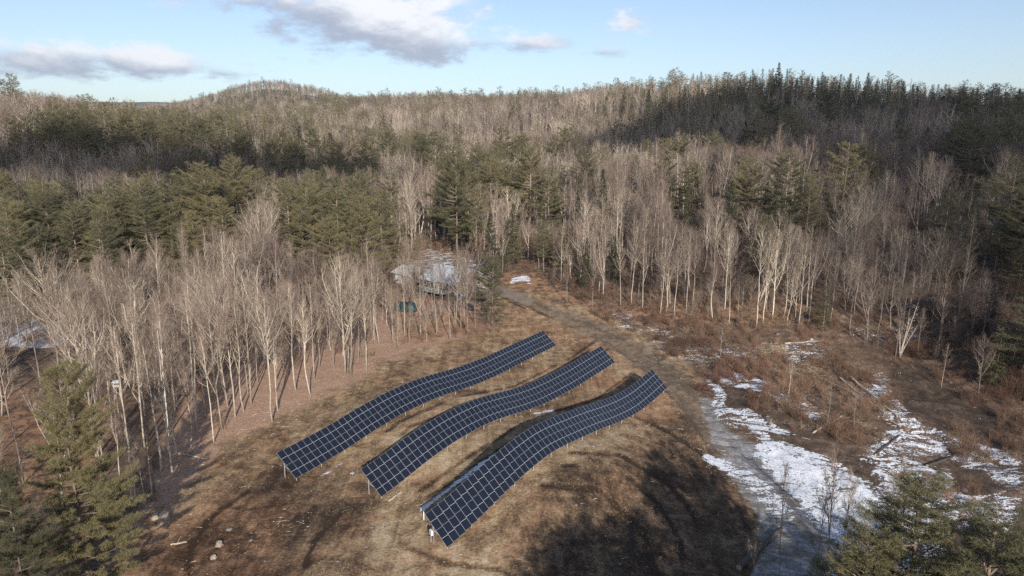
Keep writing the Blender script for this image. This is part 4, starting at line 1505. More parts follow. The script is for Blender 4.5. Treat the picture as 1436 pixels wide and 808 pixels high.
# nothing on top of the trees already standing
pl = np.array(placed_xy)
kx = np.where((np.hypot(cx, cy) < 270))[0]
for i in kx:
    if ok[i] and np.min((pl[:, 0] - cx[i]) ** 2 + (pl[:, 1] - cy[i]) ** 2) < 2.3 ** 2:
        ok[i] = False
cx, cy, cz = cx[ok], cy[ok], cz[ok]
thin = thin[ok]
corner = corner[ok]
N = len(cx)
hh = 15 + 6.5 * fbm(cx, cy, 30, 3, 31) + rng.normal(0, 1.5, N)
uu, vv, dep = project(cx, cy, cz + hh * .8)
pc, sps = conif_share(uu, vv)
clump = fbm(cx, cy, 14 + 0 * cx, 3, 41)
clump = (clump - clump.mean()) / clump.std() * .22 + .5
isc = (clump * .7 + rng.random(N) * .3) < pc * .93 + .02
iss = isc & (rng.random(N) < sps)
# hardwoods only in front of the mid-distance pines
iss &= ~((np.hypot(cx, cy) < 125) & (cx < -20))
isc &= ~((np.hypot(cx, cy) < 125) & (cx < -20))
kind = np.where(iss, 2, np.where(isc, 1, 0))
hh = np.where(kind == 1, hh * 1.22 + rng.normal(0, 1.5, N), np.where(kind == 2, hh * rng.uniform(.55, 1.12, N), hh))
hh = np.where(thin & (kind == 0), hh * rng.uniform(.55, 1.0, N), hh)
hh = np.where((np.hypot(cx, cy) < 170) & (kind == 0) & (rng.random(N) < .35), hh * rng.uniform(.5, .85, N), hh)
hh = np.where((kind == 0) & (np.hypot(cx, cy) < 260), hh * np.where(rng.random(N) < .14, 1.28, rng.uniform(.55, 1.1, N)), hh)
# the front wood of the west side is young: its tops stay under the pines behind
_cu = [-60, 0, 150, 250, 310, 350, 385, 400, 540, 560, 600]
_cv = [410, 400, 372, 352, 345, 290, 300, 350, 345, 300, 240]
ut, vt, dt = project(cx, cy, cz + hh)
vlim = np.interp(ut, _cu, _cv) + rng.normal(8, 24, N)
cap = CAM_H + np.array([0.0]) - cz + dt * 0
bb = (404 - vlim) / FPX
tt_ = cy / (math.cos(PITCH) + bb * math.sin(PITCH))
capz = CAM_H + tt_ * (-math.sin(PITCH) + bb * math.cos(PITCH)) - cz
for (hk, hu, hv, ht, *_r) in heroes:
    near_ = (np.abs(ut - hu) < (34 if hk == 'pine' else 18)) & (dt < ht) & (hu > 560)
    vl_ = hv + (85 if hk == 'pine' else 60) + rng.normal(0, 10, N)
    b2 = (404 - vl_) / FPX
    cz2 = CAM_H + cy / (math.cos(PITCH) + b2 * math.sin(PITCH)) * (-math.sin(PITCH) + b2 * math.cos(PITCH)) - cz
    hh = np.where(near_ & (hh > cz2), np.maximum(cz2, 4), hh)
young = (kind == 0) & (ut < 600) & (np.hypot(cx, cy) < 235) & (hh > capz)
hh = np.where(young, capz, hh)
gone = young & (capz < 5)
kind = np.where(gone & (rng.random(N) < .35), 1, kind)
hh = np.where(gone & (kind == 1), rng.uniform(21, 27, N), hh)
hh = np.where(np.hypot(cx, cy) > 430, hh * .93, hh)
hh = np.clip(hh, 3, 30)
hh = np.where(gone & (kind == 0), 0.0, hh)
# drop what nothing in or near the picture could show
D = np.hypot(cx, cy)
az = np.degrees(np.arctan2(cx, cy))
ang = np.degrees(np.arctan2(cz + hh - CAM_H, D))
order = np.argsort(D)
bins = np.full(400, -90.0)
keep = np.zeros(N, bool)
from collections import defaultdict
pend = np.full(400, -90.0)
for i in order:
    if hh[i] <= 0:
        continue
    b = int((az[i] + 45) * 4)
    loc = max(bins[b], 0 * 1 - 90)
    nb = min(bins[max(0, b - 1)], bins[b], bins[min(399, b + 1)])
    if ang[i] > nb - (.9 if D[i] > 250 else 9):
        keep[i] = True
    a2 = math.degrees(math.atan2(cz[i] + hh[i] * .7 - CAM_H, D[i]))
    if a2 > bins[b]:
        bins[b] = a2
cx, cy, cz, hh, kind, D, dep = [q[keep] for q in (cx, cy, cz, hh, kind, D, dep)]
# evergreens keep their distance from one another
taken = {}
keep = np.ones(len(cx), bool)
for i in np.argsort(D):
    if kind[i] == 0:
        continue
    sp_ = (5.8 if kind[i] == 1 else 4.4) + D[i] * .003
    c_ = (int(cx[i] // 8), int(cy[i] // 8))
    bad = any((cx[j] - cx[i]) ** 2 + (cy[j] - cy[i]) ** 2 < sp_ ** 2 for a_ in (-1, 0, 1) for b_ in (-1, 0, 1) for j in taken.get((c_[0] + a_, c_[1] + b_), ()))
    if bad:
        if rng.random() < .6:
            keep[i] = False
        else:
            kind[i] = 0
            hh[i] *= .62
        continue
    taken.setdefault(c_, []).append(i)
cx, cy, cz, hh, kind, D, dep = [q[keep] for q in (cx, cy, cz, hh, kind, D, dep)]
N = len(cx)
print('trees', N, [(kind == k).sum() for k in range(3)])

KN = ['bare', 'pine', 'spruce']
uu, vv, dep = project(cx, cy, cz + hh * .6)
inframe = (uu > -30) & (uu < 1466) & (vv > 0) & (vv < 840) & (dep > 20)
score = np.where(inframe, hh / np.maximum(dep, 1), 0)
n_obj = defaultdict(int)
for o in COL.objects:
    for k_, nm in NAMES.items():
        if o.type == 'EMPTY' and o.name.split('.')[0] == nm:
            n_obj[k_] += 1


def zone_words(u, v, d):
    if d < 105 and u < 260:
        return 'in the shaded corner near the big pine', 'bare woods beside the big pine'
    if d < 150 and u < 420:
        return 'in the thick wood above the leaf strewn edge', 'woods above the leaf strewn edge'
    if d < 175 and u < 560:
        return 'in the thick wood above the upper panel row', 'woods above the upper panel row'
    if d < 210 and 540 <= u < 720:
        return 'around the snow roofed house', 'woods around the house'
    if 720 <= u < 1000 and d < 230:
        return 'on the bank above the driveway', 'woods above the driveway'
    if 1000 <= u < 1180 and d < 230:
        return 'on the sunny slope above the logged ground', 'woods on the sunny slope'
    if u >= 1180 and d < 240:
        return 'on the shaded brown slope above the snowy ditch', 'woods on the shaded brown slope'
    if u < 420:
        return 'in the dark band of woods under the knoll', 'woods under the knoll'
    if u < 850:
        return 'on the wooded hillside behind the house', 'woods behind the house'
    return 'on the long dark ridge', 'woods of the long ridge'


tone = [['grey', 'slim grey', 'pale', 'bare grey brown'], ['olive', 'soft olive', 'dull green', 'layered'], ['dark', 'dark pointed', 'dense dark', 'deep green']]
individual = np.zeros(N, bool)
for k in range(3):
    idx = np.where((kind == k) & (score > 0))[0]
    idx = idx[np.argsort(-score[idx])][:(290, 230, 150)[k] - n_obj[KN[k]]]
    individual[idx] = True
    for i in idx:
        zw, gp = zone_words(uu[i], vv[i], D[i])
        size = 'tall' if hh[i] > (18, 24, 17)[k] else ('short' if hh[i] < (11, 18, 12)[k] else 'middling')
        vi = random.randrange(len(MODELS[KN[k]]))
        h_ = ['leafless tree with one straight stem', 'pine', 'spruce'][k]
        if k == 0:
            fk = bare_specs[vi][3]
            h_ = ('single stemmed leafless tree', 'leafless tree forked once', 'leafless tree with three leaders', 'many stemmed leafless tree')[fk]
        elif k == 1:
            h_ = ('broad pine', 'pine', 'wide boughed pine', 'bushy pine', 'pine on a long bare stem', 'young pine')[vi]
        else:
            h_ = ('spruce', 'narrow spruce', 'slim spruce', 'stubby spruce')[vi]
        plant(KN[k], cx[i], cy[i], float(hh[i]), ' '.join(f'{size} {h_} {zw}'.split()[:16]), f'{NAMES[KN[k]].replace("_", " ")}s, {gp}', vi=vi, z=float(cz[i]), wide=random.uniform(.9, 1.2) * (1, 1.05, 1.05)[k])

# ---- everything beyond the countable ones: one object for each kind of wood
SRC = bpy.data.collections


def scatter(name, meshes, pts, rot, scl, vi, label=None):
    """one object of kind stuff that carries its members as instances"""
    col = bpy.data.collections.new(name + '_models')
    for i, me in enumerate(meshes):
        o = bpy.data.objects.new('%s_model_%02d' % (name, i), me)
        col.objects.link(o)
    me = bpy.data.meshes.new(name)
    me.vertices.add(len(pts))
    me.vertices.foreach_set('co', np.asarray(pts, np.float32).ravel())
    for nm, ty, key, arr in (('rz', 'FLOAT_VECTOR', 'vector', rot), ('sc', 'FLOAT_VECTOR', 'vector', scl), ('vi', 'INT', 'value', vi)):
        a = me.attributes.new(nm, ty, 'POINT')
        a.data.foreach_set(key, np.asarray(arr, np.int32 if ty == 'INT' else np.float32).ravel())
    o = obj(name, me)
    ng = bpy.data.node_groups.new(name + '_nodes', 'GeometryNodeTree')
    ng.interface.new_socket('Geometry', in_out='INPUT', socket_type='NodeSocketGeometry')
    ng.interface.new_socket('Geometry', in_out='OUTPUT', socket_type='NodeSocketGeometry')
    gi = ng.nodes.new('NodeGroupInput')
    go = ng.nodes.new('NodeGroupOutput')
    ip = ng.nodes.new('GeometryNodeInstanceOnPoints')
    ci = ng.nodes.new('GeometryNodeCollectionInfo')
    ci.inputs['Collection'].default_value = col
    ci.inputs['Separate Children'].default_value = True
    ci.inputs['Reset Children'].default_value = True

    def na(nm, ty):
        n_ = ng.nodes.new('GeometryNodeInputNamedAttribute')
        n_.data_type = ty
        n_.inputs['Name'].default_value = nm
        return n_.outputs['Attribute']
    L = ng.links.new
    L(gi.outputs[0], ip.inputs['Points'])
    L(ci.outputs[0], ip.inputs['Instance'])
    ip.inputs['Pick Instance'].default_value = True
    L(na('vi', 'INT'), ip.inputs['Instance Index'])
    L(na('rz', 'FLOAT_VECTOR'), ip.inputs['Rotation'])
    L(na('sc', 'FLOAT_VECTOR'), ip.inputs['Scale'])
    L(ip.outputs[0], go.inputs[0])
    md = o.modifiers.new('scatter', 'NODES')
    md.node_group = ng
    tag(o, label, kind='stuff')
    return o


# trees behind the viewpoint whose shadows reach the picture
bx_, by_ = [], []
for x in np.arange(14, 84, 5.0):
    for y in np.arange(-6, 30, 5.2):
        xx_, yy_ = x + random.uniform(-1.5, 1.5), y + random.uniform(-1.5, 1.5)
        if x < 46 or random.random() < .4:
            bx_.append(xx_); by_.append(yy_)
nsh = len(bx_)
for x in np.arange(-110, 111, 8.5):
    for y in np.arange(-70, -12, 8.5):
        bx_.append(x + random.uniform(-3, 3)); by_.append(y + random.uniform(-3, 3))
bx_, by_ = np.array(bx_), np.array(by_)
bz_ = ground(bx_, by_)
bk = np.where(np.arange(len(bx_)) < nsh, 1, np.where(rng.random(len(bx_)) < .3, 1, 0))
bh = np.where(bk == 1, rng.uniform(17, 23, len(bx_)), rng.uniform(15, 19, len(bx_)))
bh = np.minimum(bh, 40 - .685 * (by_ + 8) - np.maximum(bz_, -9) * 1.0)
bh[by_ < -12] = np.minimum(bh[by_ < -12], 19)

near_lod = D < 300
for k in range(3):
    kn = KN[k]
    sel = (kind == k) & ~individual
    px, py, pz, ph = cx[sel], cy[sel], cz[sel], hh[sel]
    nl = near_lod[sel]
    if k < 2:
        s2 = bk == k
        px = np.concatenate([px, bx_[s2]]); py = np.concatenate([py, by_[s2]]); pz = np.concatenate([pz, bz_[s2]]); ph = np.concatenate([ph, bh[s2]])
        nl = np.concatenate([nl, np.ones(s2.sum(), bool)])
    full = []
    for (mt, mc, H, T, C) in MODELS[kn]:
        full.append((join(T, C, kn + '_near', M_TRUNK if k == 0 else M_PINEBARK, [M_TWIG, M_TRUNK] if k == 0 else [mc.materials[0], M_PINEBARK]), H))
    allm = full + LODM[kn]
    nf = len(full)
    vi = np.where(nl, rng.integers(0, nf, len(px)), nf + rng.integers(0, len(LODM[kn]), len(px)))
    Hs = np.array([m[1] for m in allm])
    sz = ph / Hs[vi]
    w = sz * rng.uniform(.85, 1.25, len(px)) * (1.25, 1.1, 1.0)[k]
    tilt = rng.normal(0, .03, (len(px), 2))
    scatter({'bare': 'bare_woods', 'pine': 'pine_woods', 'spruce': 'spruce_woods'}[kn], [m[0] for m in allm],
            np.stack([px, py, pz - .1], -1), np.column_stack([tilt, rng.uniform(0, 6.28, len(px))]), np.stack([w, w, sz], -1), vi)


# ------------------------------------------------------------------ undergrowth, brush, grass and debris
def bush(seed, h, n, spread, r=.012):
    rs = np.random.default_rng(seed)
    mb = MB()
    tb, tt, tr = [], [], []
    for _ in range(n):
        a = rs.uniform(0, 6.28)
        d_ = np.array([math.cos(a) * spread, math.sin(a) * spread, 1]) * rs.uniform(.3, 1)
        d_[2] = 1
        d_ = unit(d_)
        b0 = np.array([rs.normal(0, .2), rs.normal(0, .2), -.1])
        L_ = h * rs.uniform(.5, 1.1)
        b1 = b0 + d_ * L_
        tb.append(b0); tt.append(b1); tr.append(r)
        for _ in range(7):
            g = rs.uniform(.3, .95)
            c0 = b0 + (b1 - b0) * g
            e = unit(d_ + rs.normal(0, .5, 3))
            c1 = c0 + e * L_ * .28
            tb.append(c0); tt.append(c1); tr.append(r * .7)
            tb.append(c0 + e * L_ * .1); tt.append(c0 + e * L_ * .1 + unit(e + rs.normal(0, .6, 3)) * L_ * .16); tr.append(r * .6)
    mb.spikes(np.array(tb), np.array(tt), np.array(tr))
    return mb


BUSH = [bush(81, 2.2, 22, .7).mesh('bush_a', M_BRUSH), bush(82, 3.2, 18, .45).mesh('bush_b', M_BRUSH), bush(83, 1.5, 26, 1.1).mesh('bush_c', M_BRUSH), bush(84, 1.2, 26, 1.0).mesh('bush_d', M_DRYBRUSH), bush(85, 4.5, 10, .25).mesh('bush_e', M_TWIG)]


def scatter_zone(n, dens_fn, xr, yr, seed):
    rs = np.random.default_rng(seed)
    x = rs.uniform(*xr, n)
    y = rs.uniform(*yr, n)
    z = ground(x, y)
    u_, v_, d_ = project(x, y, z)
    k_ = rs.random(n) < dens_fn(x, y, u_, v_, d_)
    return x[k_], y[k_], z[k_], rs


def in_clear(u_, v_):
    return poly_sd(u_, v_, Z_CLEAR)


def dens_under(x, y, u_, v_, d_):
    az_ = np.abs(np.degrees(np.arctan2(x, y)))
    base_ = (az_ < 41) * .42 * (np.hypot(x, y) < 240)
    for pz in Z_NOTREE:
        base_ = base_ * (poly_sd(u_, v_, pz) < 2)
    pinkband = sm(-10, 14, poly_sd(u_, v_, Z_LEAFPINK))
    base_ = base_ * (1 - .8 * pinkband) * (1 - .7 * (poly_sd(u_, v_, [(-80, 500), (150, 480), (230, 560), (150, 800), (-80, 900)]) > 0))
    return base_ * (.25 + 1.5 * sm(.42, .62, fbm(x, y, 16, 3, 55)))


x, y, z, rs = scatter_zone(34000, dens_under, (-175, 190), (50, 240), 5)
n_ = len(x)
slope_brown = poly_sd(*project(x, y, z)[:2], [(1150, 290), (1500, 290), (1500, 620), (1170, 480)]) > 0
vi = np.where(slope_brown, rs.choice([0, 1, 1, 4], n_), rs.choice([0, 2, 4, 4, 1, 3], n_))
sc_ = rs.uniform(.7, 1.5, n_)
scatter('undergrowth', BUSH, np.stack([x, y, z], -1), np.column_stack([rs.normal(0, .1, (n_, 2)), rs.uniform(0, 6.28, n_)]), np.stack([sc_, sc_, sc_ * rs.uniform(.8, 1.1, n_)], -1), vi)
print('undergrowth', n_)

BR = [[(1235, 500), (1300, 480), (1500, 520), (1500, 640), (1400, 590), (1310, 540)], [(885, 470), (960, 470), (1080, 500), (1120, 470), (1250, 520), (1260, 580), (1230, 640), (1100, 605), (1040, 570), (990, 530), (930, 500)],
      [(780, 400), (850, 405), (1160, 430), (1180, 480), (1010, 490), (900, 478), (830, 450)], [(1290, 620), (1360, 590), (1436, 610), (1436, 660), (1340, 660)], [(1200, 440), (1436, 470), (1436, 600), (1320, 540), (1230, 490)], [(1290, 700), (1330, 670), (1400, 700), (1380, 720)]]


def dens_brush(x, y, u_, v_, d_):
    b_ = 0
    for pz, a in zip(BR, (.75, .9, .5, .7, .4, .6)):
        b_ = np.maximum(b_, a * sm(-6, 12, poly_sd(u_, v_, pz)))
    return b_ * (.06 + 1.1 * sm(.47, .60, fbm(x, y, 4.5, 3, 77)))


M_REDBRUSH = bark_mat('red_brush', [(0, (.17, .095, .07)), (1, (.21, .13, .10))], (1, 1, 1))
RB = [bush(91, 1.6, 26, .9).mesh('thicket_a', M_REDBRUSH), bush(92, 1.9, 24, .7).mesh('thicket_b', M_BRUSH), bush(93, 1.2, 24, 1.2).mesh('thicket_c', M_DRYBRUSH), bush(94, 2.6, 14, .5).mesh('thicket_d', M_BRUSH)]
x, y, z, rs = scatter_zone(16000, dens_brush, (15, 110), (70, 170), 8)
n_ = len(x)
u_, v_, _d = project(x, y, z)
red = np.exp(-(((u_ - 1010) / 60) ** 2 + ((v_ - 545) / 40) ** 2)) > rs.random(n_) * .8
vi = np.where(red, 0, rs.choice([1, 1, 2, 3], n_))
sc_ = rs.uniform(.6, 1.2, n_)
scatter('brush_thicket', RB, np.stack([x, y, z], -1), np.column_stack([rs.normal(0, .15, (n_, 2)), rs.uniform(0, 6.28, n_)]), np.stack([sc_] * 3, -1), vi)
print('brush', n_)

# dead grass and chips over the clearing, forked sticks, small stones
M_GRASS = simple_mat('dead_grass', (.37, .275, .165), .9, .25, .3)
M_CHIP = simple_mat('wood_chips', (.52, .44, .33), .9, .3, .8)


def dens_grass(x, y, u_, v_, d_):
    return .32 * sm(-5, 10, in_clear(u_, v_)) * (1 - .7 * sm(-20, 20, poly_sd(u_, v_, Z_SOIL))) * (1 - sm(-4, 5, line_sd(u_, v_, Z_ROAD))) * (.1 + 1.5 * sm(.4, .62, fbm(x, y, 5, 3, 61)))


x, y, z, rs = scatter_zone(90000, dens_grass, (-50, 50), (55, 150), 12)
mb = MB()
n_ = len(x)
for q in range(3):
    dv = rs.normal(0, .55, (n_, 3)); dv[:, 2] = rs.uniform(.35, 1.0, n_)
    mb.blades(np.stack([x, y, z], -1) + rs.normal(0, .06, (n_, 3)) * [1, 1, 0], dv, rs.uniform(.06, .2, n_), rs.uniform(.015, .03, n_), rs)
tag(obj('grass', mb.mesh('grass', M_GRASS)), kind='stuff')


def dens_chip(x, y, u_, v_, d_):
    s_ = sm(-5, 10, in_clear(u_, v_)) * .5 + .5 * sm(-10, 15, poly_sd(u_, v_, Z_LEAFPINK)) + .6 * sm(-6, 12, poly_sd(u_, v_, BR[1]))
    return s_ * (.08 + .8 * sm(.5, .68, fbm(x, y, 6, 4, 65)))


x, y, z, rs = scatter_zone(34000, dens_chip, (-60, 90), (55, 160), 14)
mb = MB()
n_ = len(x)
dv = rs.normal(0, 1, (n_, 3)); dv[:, 2] = rs.normal(0, .12, n_)
dv /= np.linalg.norm(dv, axis=1, keepdims=True)
ln = rs.exponential(.22, n_) + .08
b0 = np.stack([x, y, z + .03], -1)
mb.spikes(b0 - dv * ln[:, None] * .5, b0 + dv * ln[:, None], rs.uniform(.012, .035, n_))
tag(obj('wood_debris', mb.mesh('wood_debris', M_CHIP)), kind='stuff')

# logs
M_LOG = simple_mat('weathered_log', (.42, .35, .27), .9, .3, 1.5)
M_DARKLOG = simple_mat('dark_wet_log', (.07, .055, .045), .8, .3, 1.5)
M_CUT = simple_mat('cut_wood', (.40, .32, .22), .85, .2, 6)


def log(p0, p1, r, label, mat, group=None, branches=0):
    a = np.array(on_ground(*p0)); b = np.array(on_ground(*p1))
    a[2] += r * .8; b[2] += r * .8
    L_ = np.linalg.norm(b - a)
    mid = (a + b) / 2
    t = thing('log', label, 'log', mid, 0, group)
    q = np.linspace(0, 1, 7)[:, None]
    pts = a + (b - a) * q - mid
    pts[1:-1] += np.random.default_rng(int(p0[0])).normal(0, r * .3, (5, 3))
    mb = MB(); mb.tube(pts, r * (1 - .35 * q[:, 0]), 7, cap=False)
    obj('bark', mb.mesh('bark', mat, True), t)
    for e, s_ in ((pts[0], 1), (pts[-1], .65)):
        o_ = unit(pts[0] - pts[1]) if s_ == 1 else unit(pts[-1] - pts[-2])
        mb = MB(); mb.tube([e - o_ * .01, e + o_ * .02], r * s_ * .97, 7)
        obj('cut_end', mb.mesh('cut_end', M_CUT), t)
    if branches:
        rs_ = np.random.default_rng(int(p0[0]) + 1)
        g = rs_.uniform(.1, .95, branches)[:, None]
        bb = a + (b - a) * g - mid
        dd = unit(b - a) * .6 + rs_.normal(0, .6, (branches, 3)); dd[:, 2] = np.abs(dd[:, 2])
        mb = MB(); mb.spikes(bb, bb + dd * rs_.uniform(.5, 1.6, branches)[:, None], .03)
        obj('branches', mb.mesh('branches', mat), t)
    return t


GL = 'felled logs lying in the brush'
log((1184, 523), (1258, 586), .24, 'longest pale felled log, uppermost of the parallel ones', M_LOG, GL, 6)
log((1178, 532), (1240, 582), .2, 'pale felled log lying just under the longest one', M_LOG, GL, 3)
log((1158, 534), (1221, 565), .17, 'slim pale log beginning among the brush stems', M_LOG, GL, 4)
log((1196, 556), (1262, 600), .2, 'greyish felled log, lowest of the parallel ones', M_LOG, GL, 3)
log((1100, 485), (1150, 480), .2, 'short log lying on the logged bank', M_LOG, GL, 3)
log((1000, 500), (1048, 530), .18, 'log lying at the end of the red brush', M_LOG, GL, 4)
log((1140, 610), (1180, 585), .16, 'crooked log reaching out of the thicket onto snow', M_LOG, GL, 5)
log((1228, 640), (1262, 612), .17, 'log half covered by snow in the ditch', M_DARKLOG, GL, 3)
log((1036, 800), (1096, 744), .33, 'thick dark wet log beside the icy track', M_DARKLOG)
log((660, 432), (676, 441), .14, 'short dark pole lying by the driveway end', M_DARKLOG)
log((714, 424), (738, 434), .18, 'dark plank like log beside the driveway', M_DARKLOG)
log((1300, 655), (1345, 640), .2, 'dark branchy log over the far ditch', M_DARKLOG, GL, 6)
log((545, 706), (562, 694), .12, 'pale forked branch lying between the middle and lowest panel rows', M_LOG, None, 5)
log((240, 768), (262, 762), .1, 'pale stick lying on dark soil near the stump', M_LOG, None, 2)
log((250, 638), (292, 646), .11, 'fallen pale limb in the leaf strip near the forward twins', M_LOG, None, 4)

# brush piles
for (u0, v0, w, h, n, lab) in [(1085, 492, 4.5, 1.6, 420, 'wide heap of cut branches on the logged bank'), (1130, 520, 3.6, 1.7, 320, 'heap of branches below the wide heap, toward the thicket'),
                               (985, 545, 2.6, 1.1, 220, 'reddish heap of twigs beside the track bend'), (1200, 600, 3.4, 1.4, 320, 'heap of sticks at the foot of the felled logs'), (890, 455, 3.0, 1.0, 200, 'low twig heap in the patchy snow by the track')]:
    p = on_ground(u0, v0)
    rs = np.random.default_rng(int(u0))
    mb = MB()
    b0 = rs.normal(0, 1, (n, 3)) * [w * .33, w * .33, 0]
    b0[:, 2] = np.abs(rs.normal(0, .4, n)) * h * np.exp(-(b0[:, 0] ** 2 + b0[:, 1] ** 2) / (w * .6) ** 2)
    dv = rs.normal(0, 1, (n, 3)) * [1, 1, .28]
    mb.spikes(b0 - dv * .4, b0 + dv * .8, rs.uniform(.015, .05, n))
    o = obj('brush_pile', mb.mesh('brush_pile', M_DRYBRUSH if u0 != 985 else M_REDBRUSH))
    o.location = p
    tag(o, lab, 'brush pile', 'heaps of cut branches')

# stumps and stones
M_STUMP = simple_mat('stump_bark', (.28, .225, .17), .9, .35, 3)
M_STONE = simple_mat('field_stone', (.17, .145, .12), .9, .3, 1.5)


def stump(u0, v0, r, h, lab):
    p = on_ground(u0, v0)
    t = thing('stump', lab, 'tree stump', p, random.uniform(0, 6), 'tree stumps in the clearing')
    rs = np.random.default_rng(int(u0 * 3))
    mb = MB()
    ks = 14
    for lv in range(4):
        pass
    ang_ = np.arange(ks) * 2 * math.pi / ks
    rings = []
    for zz, rr in ((-.2, 1.5), (.12, 1.25), (.45, 1.02), (1.0, .94)):
        rad_ = r * rr * (1 + (.16 if zz < .3 else .05) * np.sin(ang_ * 5 + 1) + rs.normal(0, .03, ks))
        rings.append(np.column_stack([np.cos(ang_) * rad_, np.sin(ang_) * rad_, np.full(ks, zz * h) + (rs.normal(0, .03, ks) if zz == 1 else 0)]))
    V = np.concatenate(rings)
    F = []
    for i in range(3):
        for j in range(ks):
            a, b_ = i * ks + j, i * ks + (j + 1) % ks
            F += [[a, b_, b_ + ks], [a, b_ + ks, a + ks]]
    mb.add(V, F)
    obj('bark', mb.mesh('bark', M_STUMP, True), t)
    top = np.concatenate([rings[-1] * [.985, .985, 1] - [0, 0, .004], [[0, 0, h * .99]]])
    mb = MB(); mb.add(top, [[j, (j + 1) % ks, ks] for j in range(ks)])
    obj('cut_face', mb.mesh('cut_face', M_CUT), t)


stump(231, 733, .52, .95, 'large pale stump beside the saplings')
stump(218, 728, .34, .5, 'lower stump leaning against the large pale one')
stump(308, 768, .30, .4, 'small stump with a grey top, standing alone in dark soil')
stump(300, 786, .26, .25, 'low cut stump in front of the small grey topped one')
for i, (u0, v0, s_, lab) in enumerate([(322, 746, .9, 'flat brown boulder beyond the small stump'), (352, 760, .6, 'rounded stone on dark soil next to the flat boulder'), (582, 500, .7, 'pale flat stone between the woods and the upper panel row'),
                                       (676, 544, .45, 'white stone under the lower edge of the upper panel row'), (838, 492, .8, 'dull stone near the far end of the middle panel row'), (1348, 690, 1.8, 'black boulder in the snow behind the corner pines'),
                                       (955, 532, .6, 'stone on the track verge past the end of the lowest panel row'), (952, 668, .7, 'dark stone on the shaded bank'), (540, 742, .4, 'grey stone in front of the middle panel row'),
                                       (256, 800, .45, 'stone at the lower edge of the dark soil'), (372, 790, .35, 'small stone on the dark soil, apart from the stumps'), (1090, 470, 1.2, 'mossy boulder on the logged bank')]):
    p = on_ground(u0, v0)
    mb = MB(); v, f = lump((s_ * .8, s_ * .65, s_ * .4), np.random.default_rng(i + 5), 9, .3, 2.3); mb.add(v, f)
    o = obj('stone', mb.mesh('stone', M_DARKLOG if 'black' in lab else M_STONE, True))
    o.location = (p[0], p[1], p[2] - .02); o.rotation_euler = (0, 0, i)
    tag(o, lab, 'stone', 'stones lying in the clearing')
rs = np.random.default_rng(77)
for i in range(46):
    u0, v0 = rs.uniform(260, 960), rs.uniform(520, 800)
    if poly_sd(np.array([u0]), np.array([v0]), Z_CLEAR)[0] < 8:
        continue
    p = on_ground(u0, v0)
    if any(abs(np.dot(np.array(p[:2]) - row_frame(k)[0], row_frame(k)[2]) + 1.4) < 2.6 for k in range(3)) or True and False:
        continue
    s_ = rs.uniform(.2, .42)
    mb = MB(); v, f = lump((s_, s_ * .8, s_ * .5), np.random.default_rng(i + 50), 7, .3, 2.3); mb.add(v, f)
    o = obj('stone', mb.mesh('stone', M_STONE, True))
    o.location = (p[0], p[1], p[2] - .02)
    tag(o, 'fist to football sized grey stone loose on the clearing grass', 'stone', 'small loose stones in the clearing')

# ------------------------------------------------------------------ sun, sky, clouds, air
SUN_EL, SUN_AZ = R(22.5), R(168)       # azimuth clockwise from +Y
S = np.array([math.sin(SUN_AZ) * math.cos(SUN_EL), math.cos(SUN_AZ) * math.cos(SUN_EL), math.sin(SUN_EL)])
ld = bpy.data.lights.new('sun', 'SUN')
ld.energy = 5.0
ld.angle = R(.53)
ld.color = (1.0, .945, .865)
lo_ = bpy.data.objects.new('sun', ld)
COL.objects.link(lo_)
lo_.rotation_euler = Vector(S.tolist()).to_track_quat('Z', 'Y').to_euler()

w = bpy.data.worlds.new('World')
scene.world = w
w.use_nodes = True
nt = w.node_tree
bg = nt.nodes['Background']
sky = nt.nodes.new('ShaderNodeTexSky')
sky.sky_type = 'NISHITA'
sky.sun_disc = False
sky.sun_elevation = SUN_EL
sky.sun_rotation = SUN_AZ
sky.air_density = 1.0
sky.dust_density = .6
sky.ozone_density = 1.2
STR = .118
bg.inputs[1].default_value = STR
tcn = nt.nodes.new('ShaderNodeTexCoord')
sx = nt.nodes.new('ShaderNodeSeparateXYZ')
nt.links.new(tcn.outputs['Generated'], sx.inputs[0])
azn = mathn(nt, 'ARCTAN2', sx.outputs[0], sx.outputs[1])
eln = mathn(nt, 'ARCSINE', sx.outputs[2])
comb = nt.nodes.new('ShaderNodeCombineXYZ')
nt.links.new(azn, comb.inputs[0])
nt.links.new(mathn(nt, 'MULTIPLY', eln, 2.2), comb.inputs[1])
n1 = noise(nt, 9, 8, .6, comb.outputs[0], .25)
n2 = noise(nt, 26, 6, .65, comb.outputs[0], .1)


def azel(u, v):
    r = ray(u, v)
    return math.atan2(r[0], r[1]), math.atan2(r[2], math.hypot(r[0], r[1]))


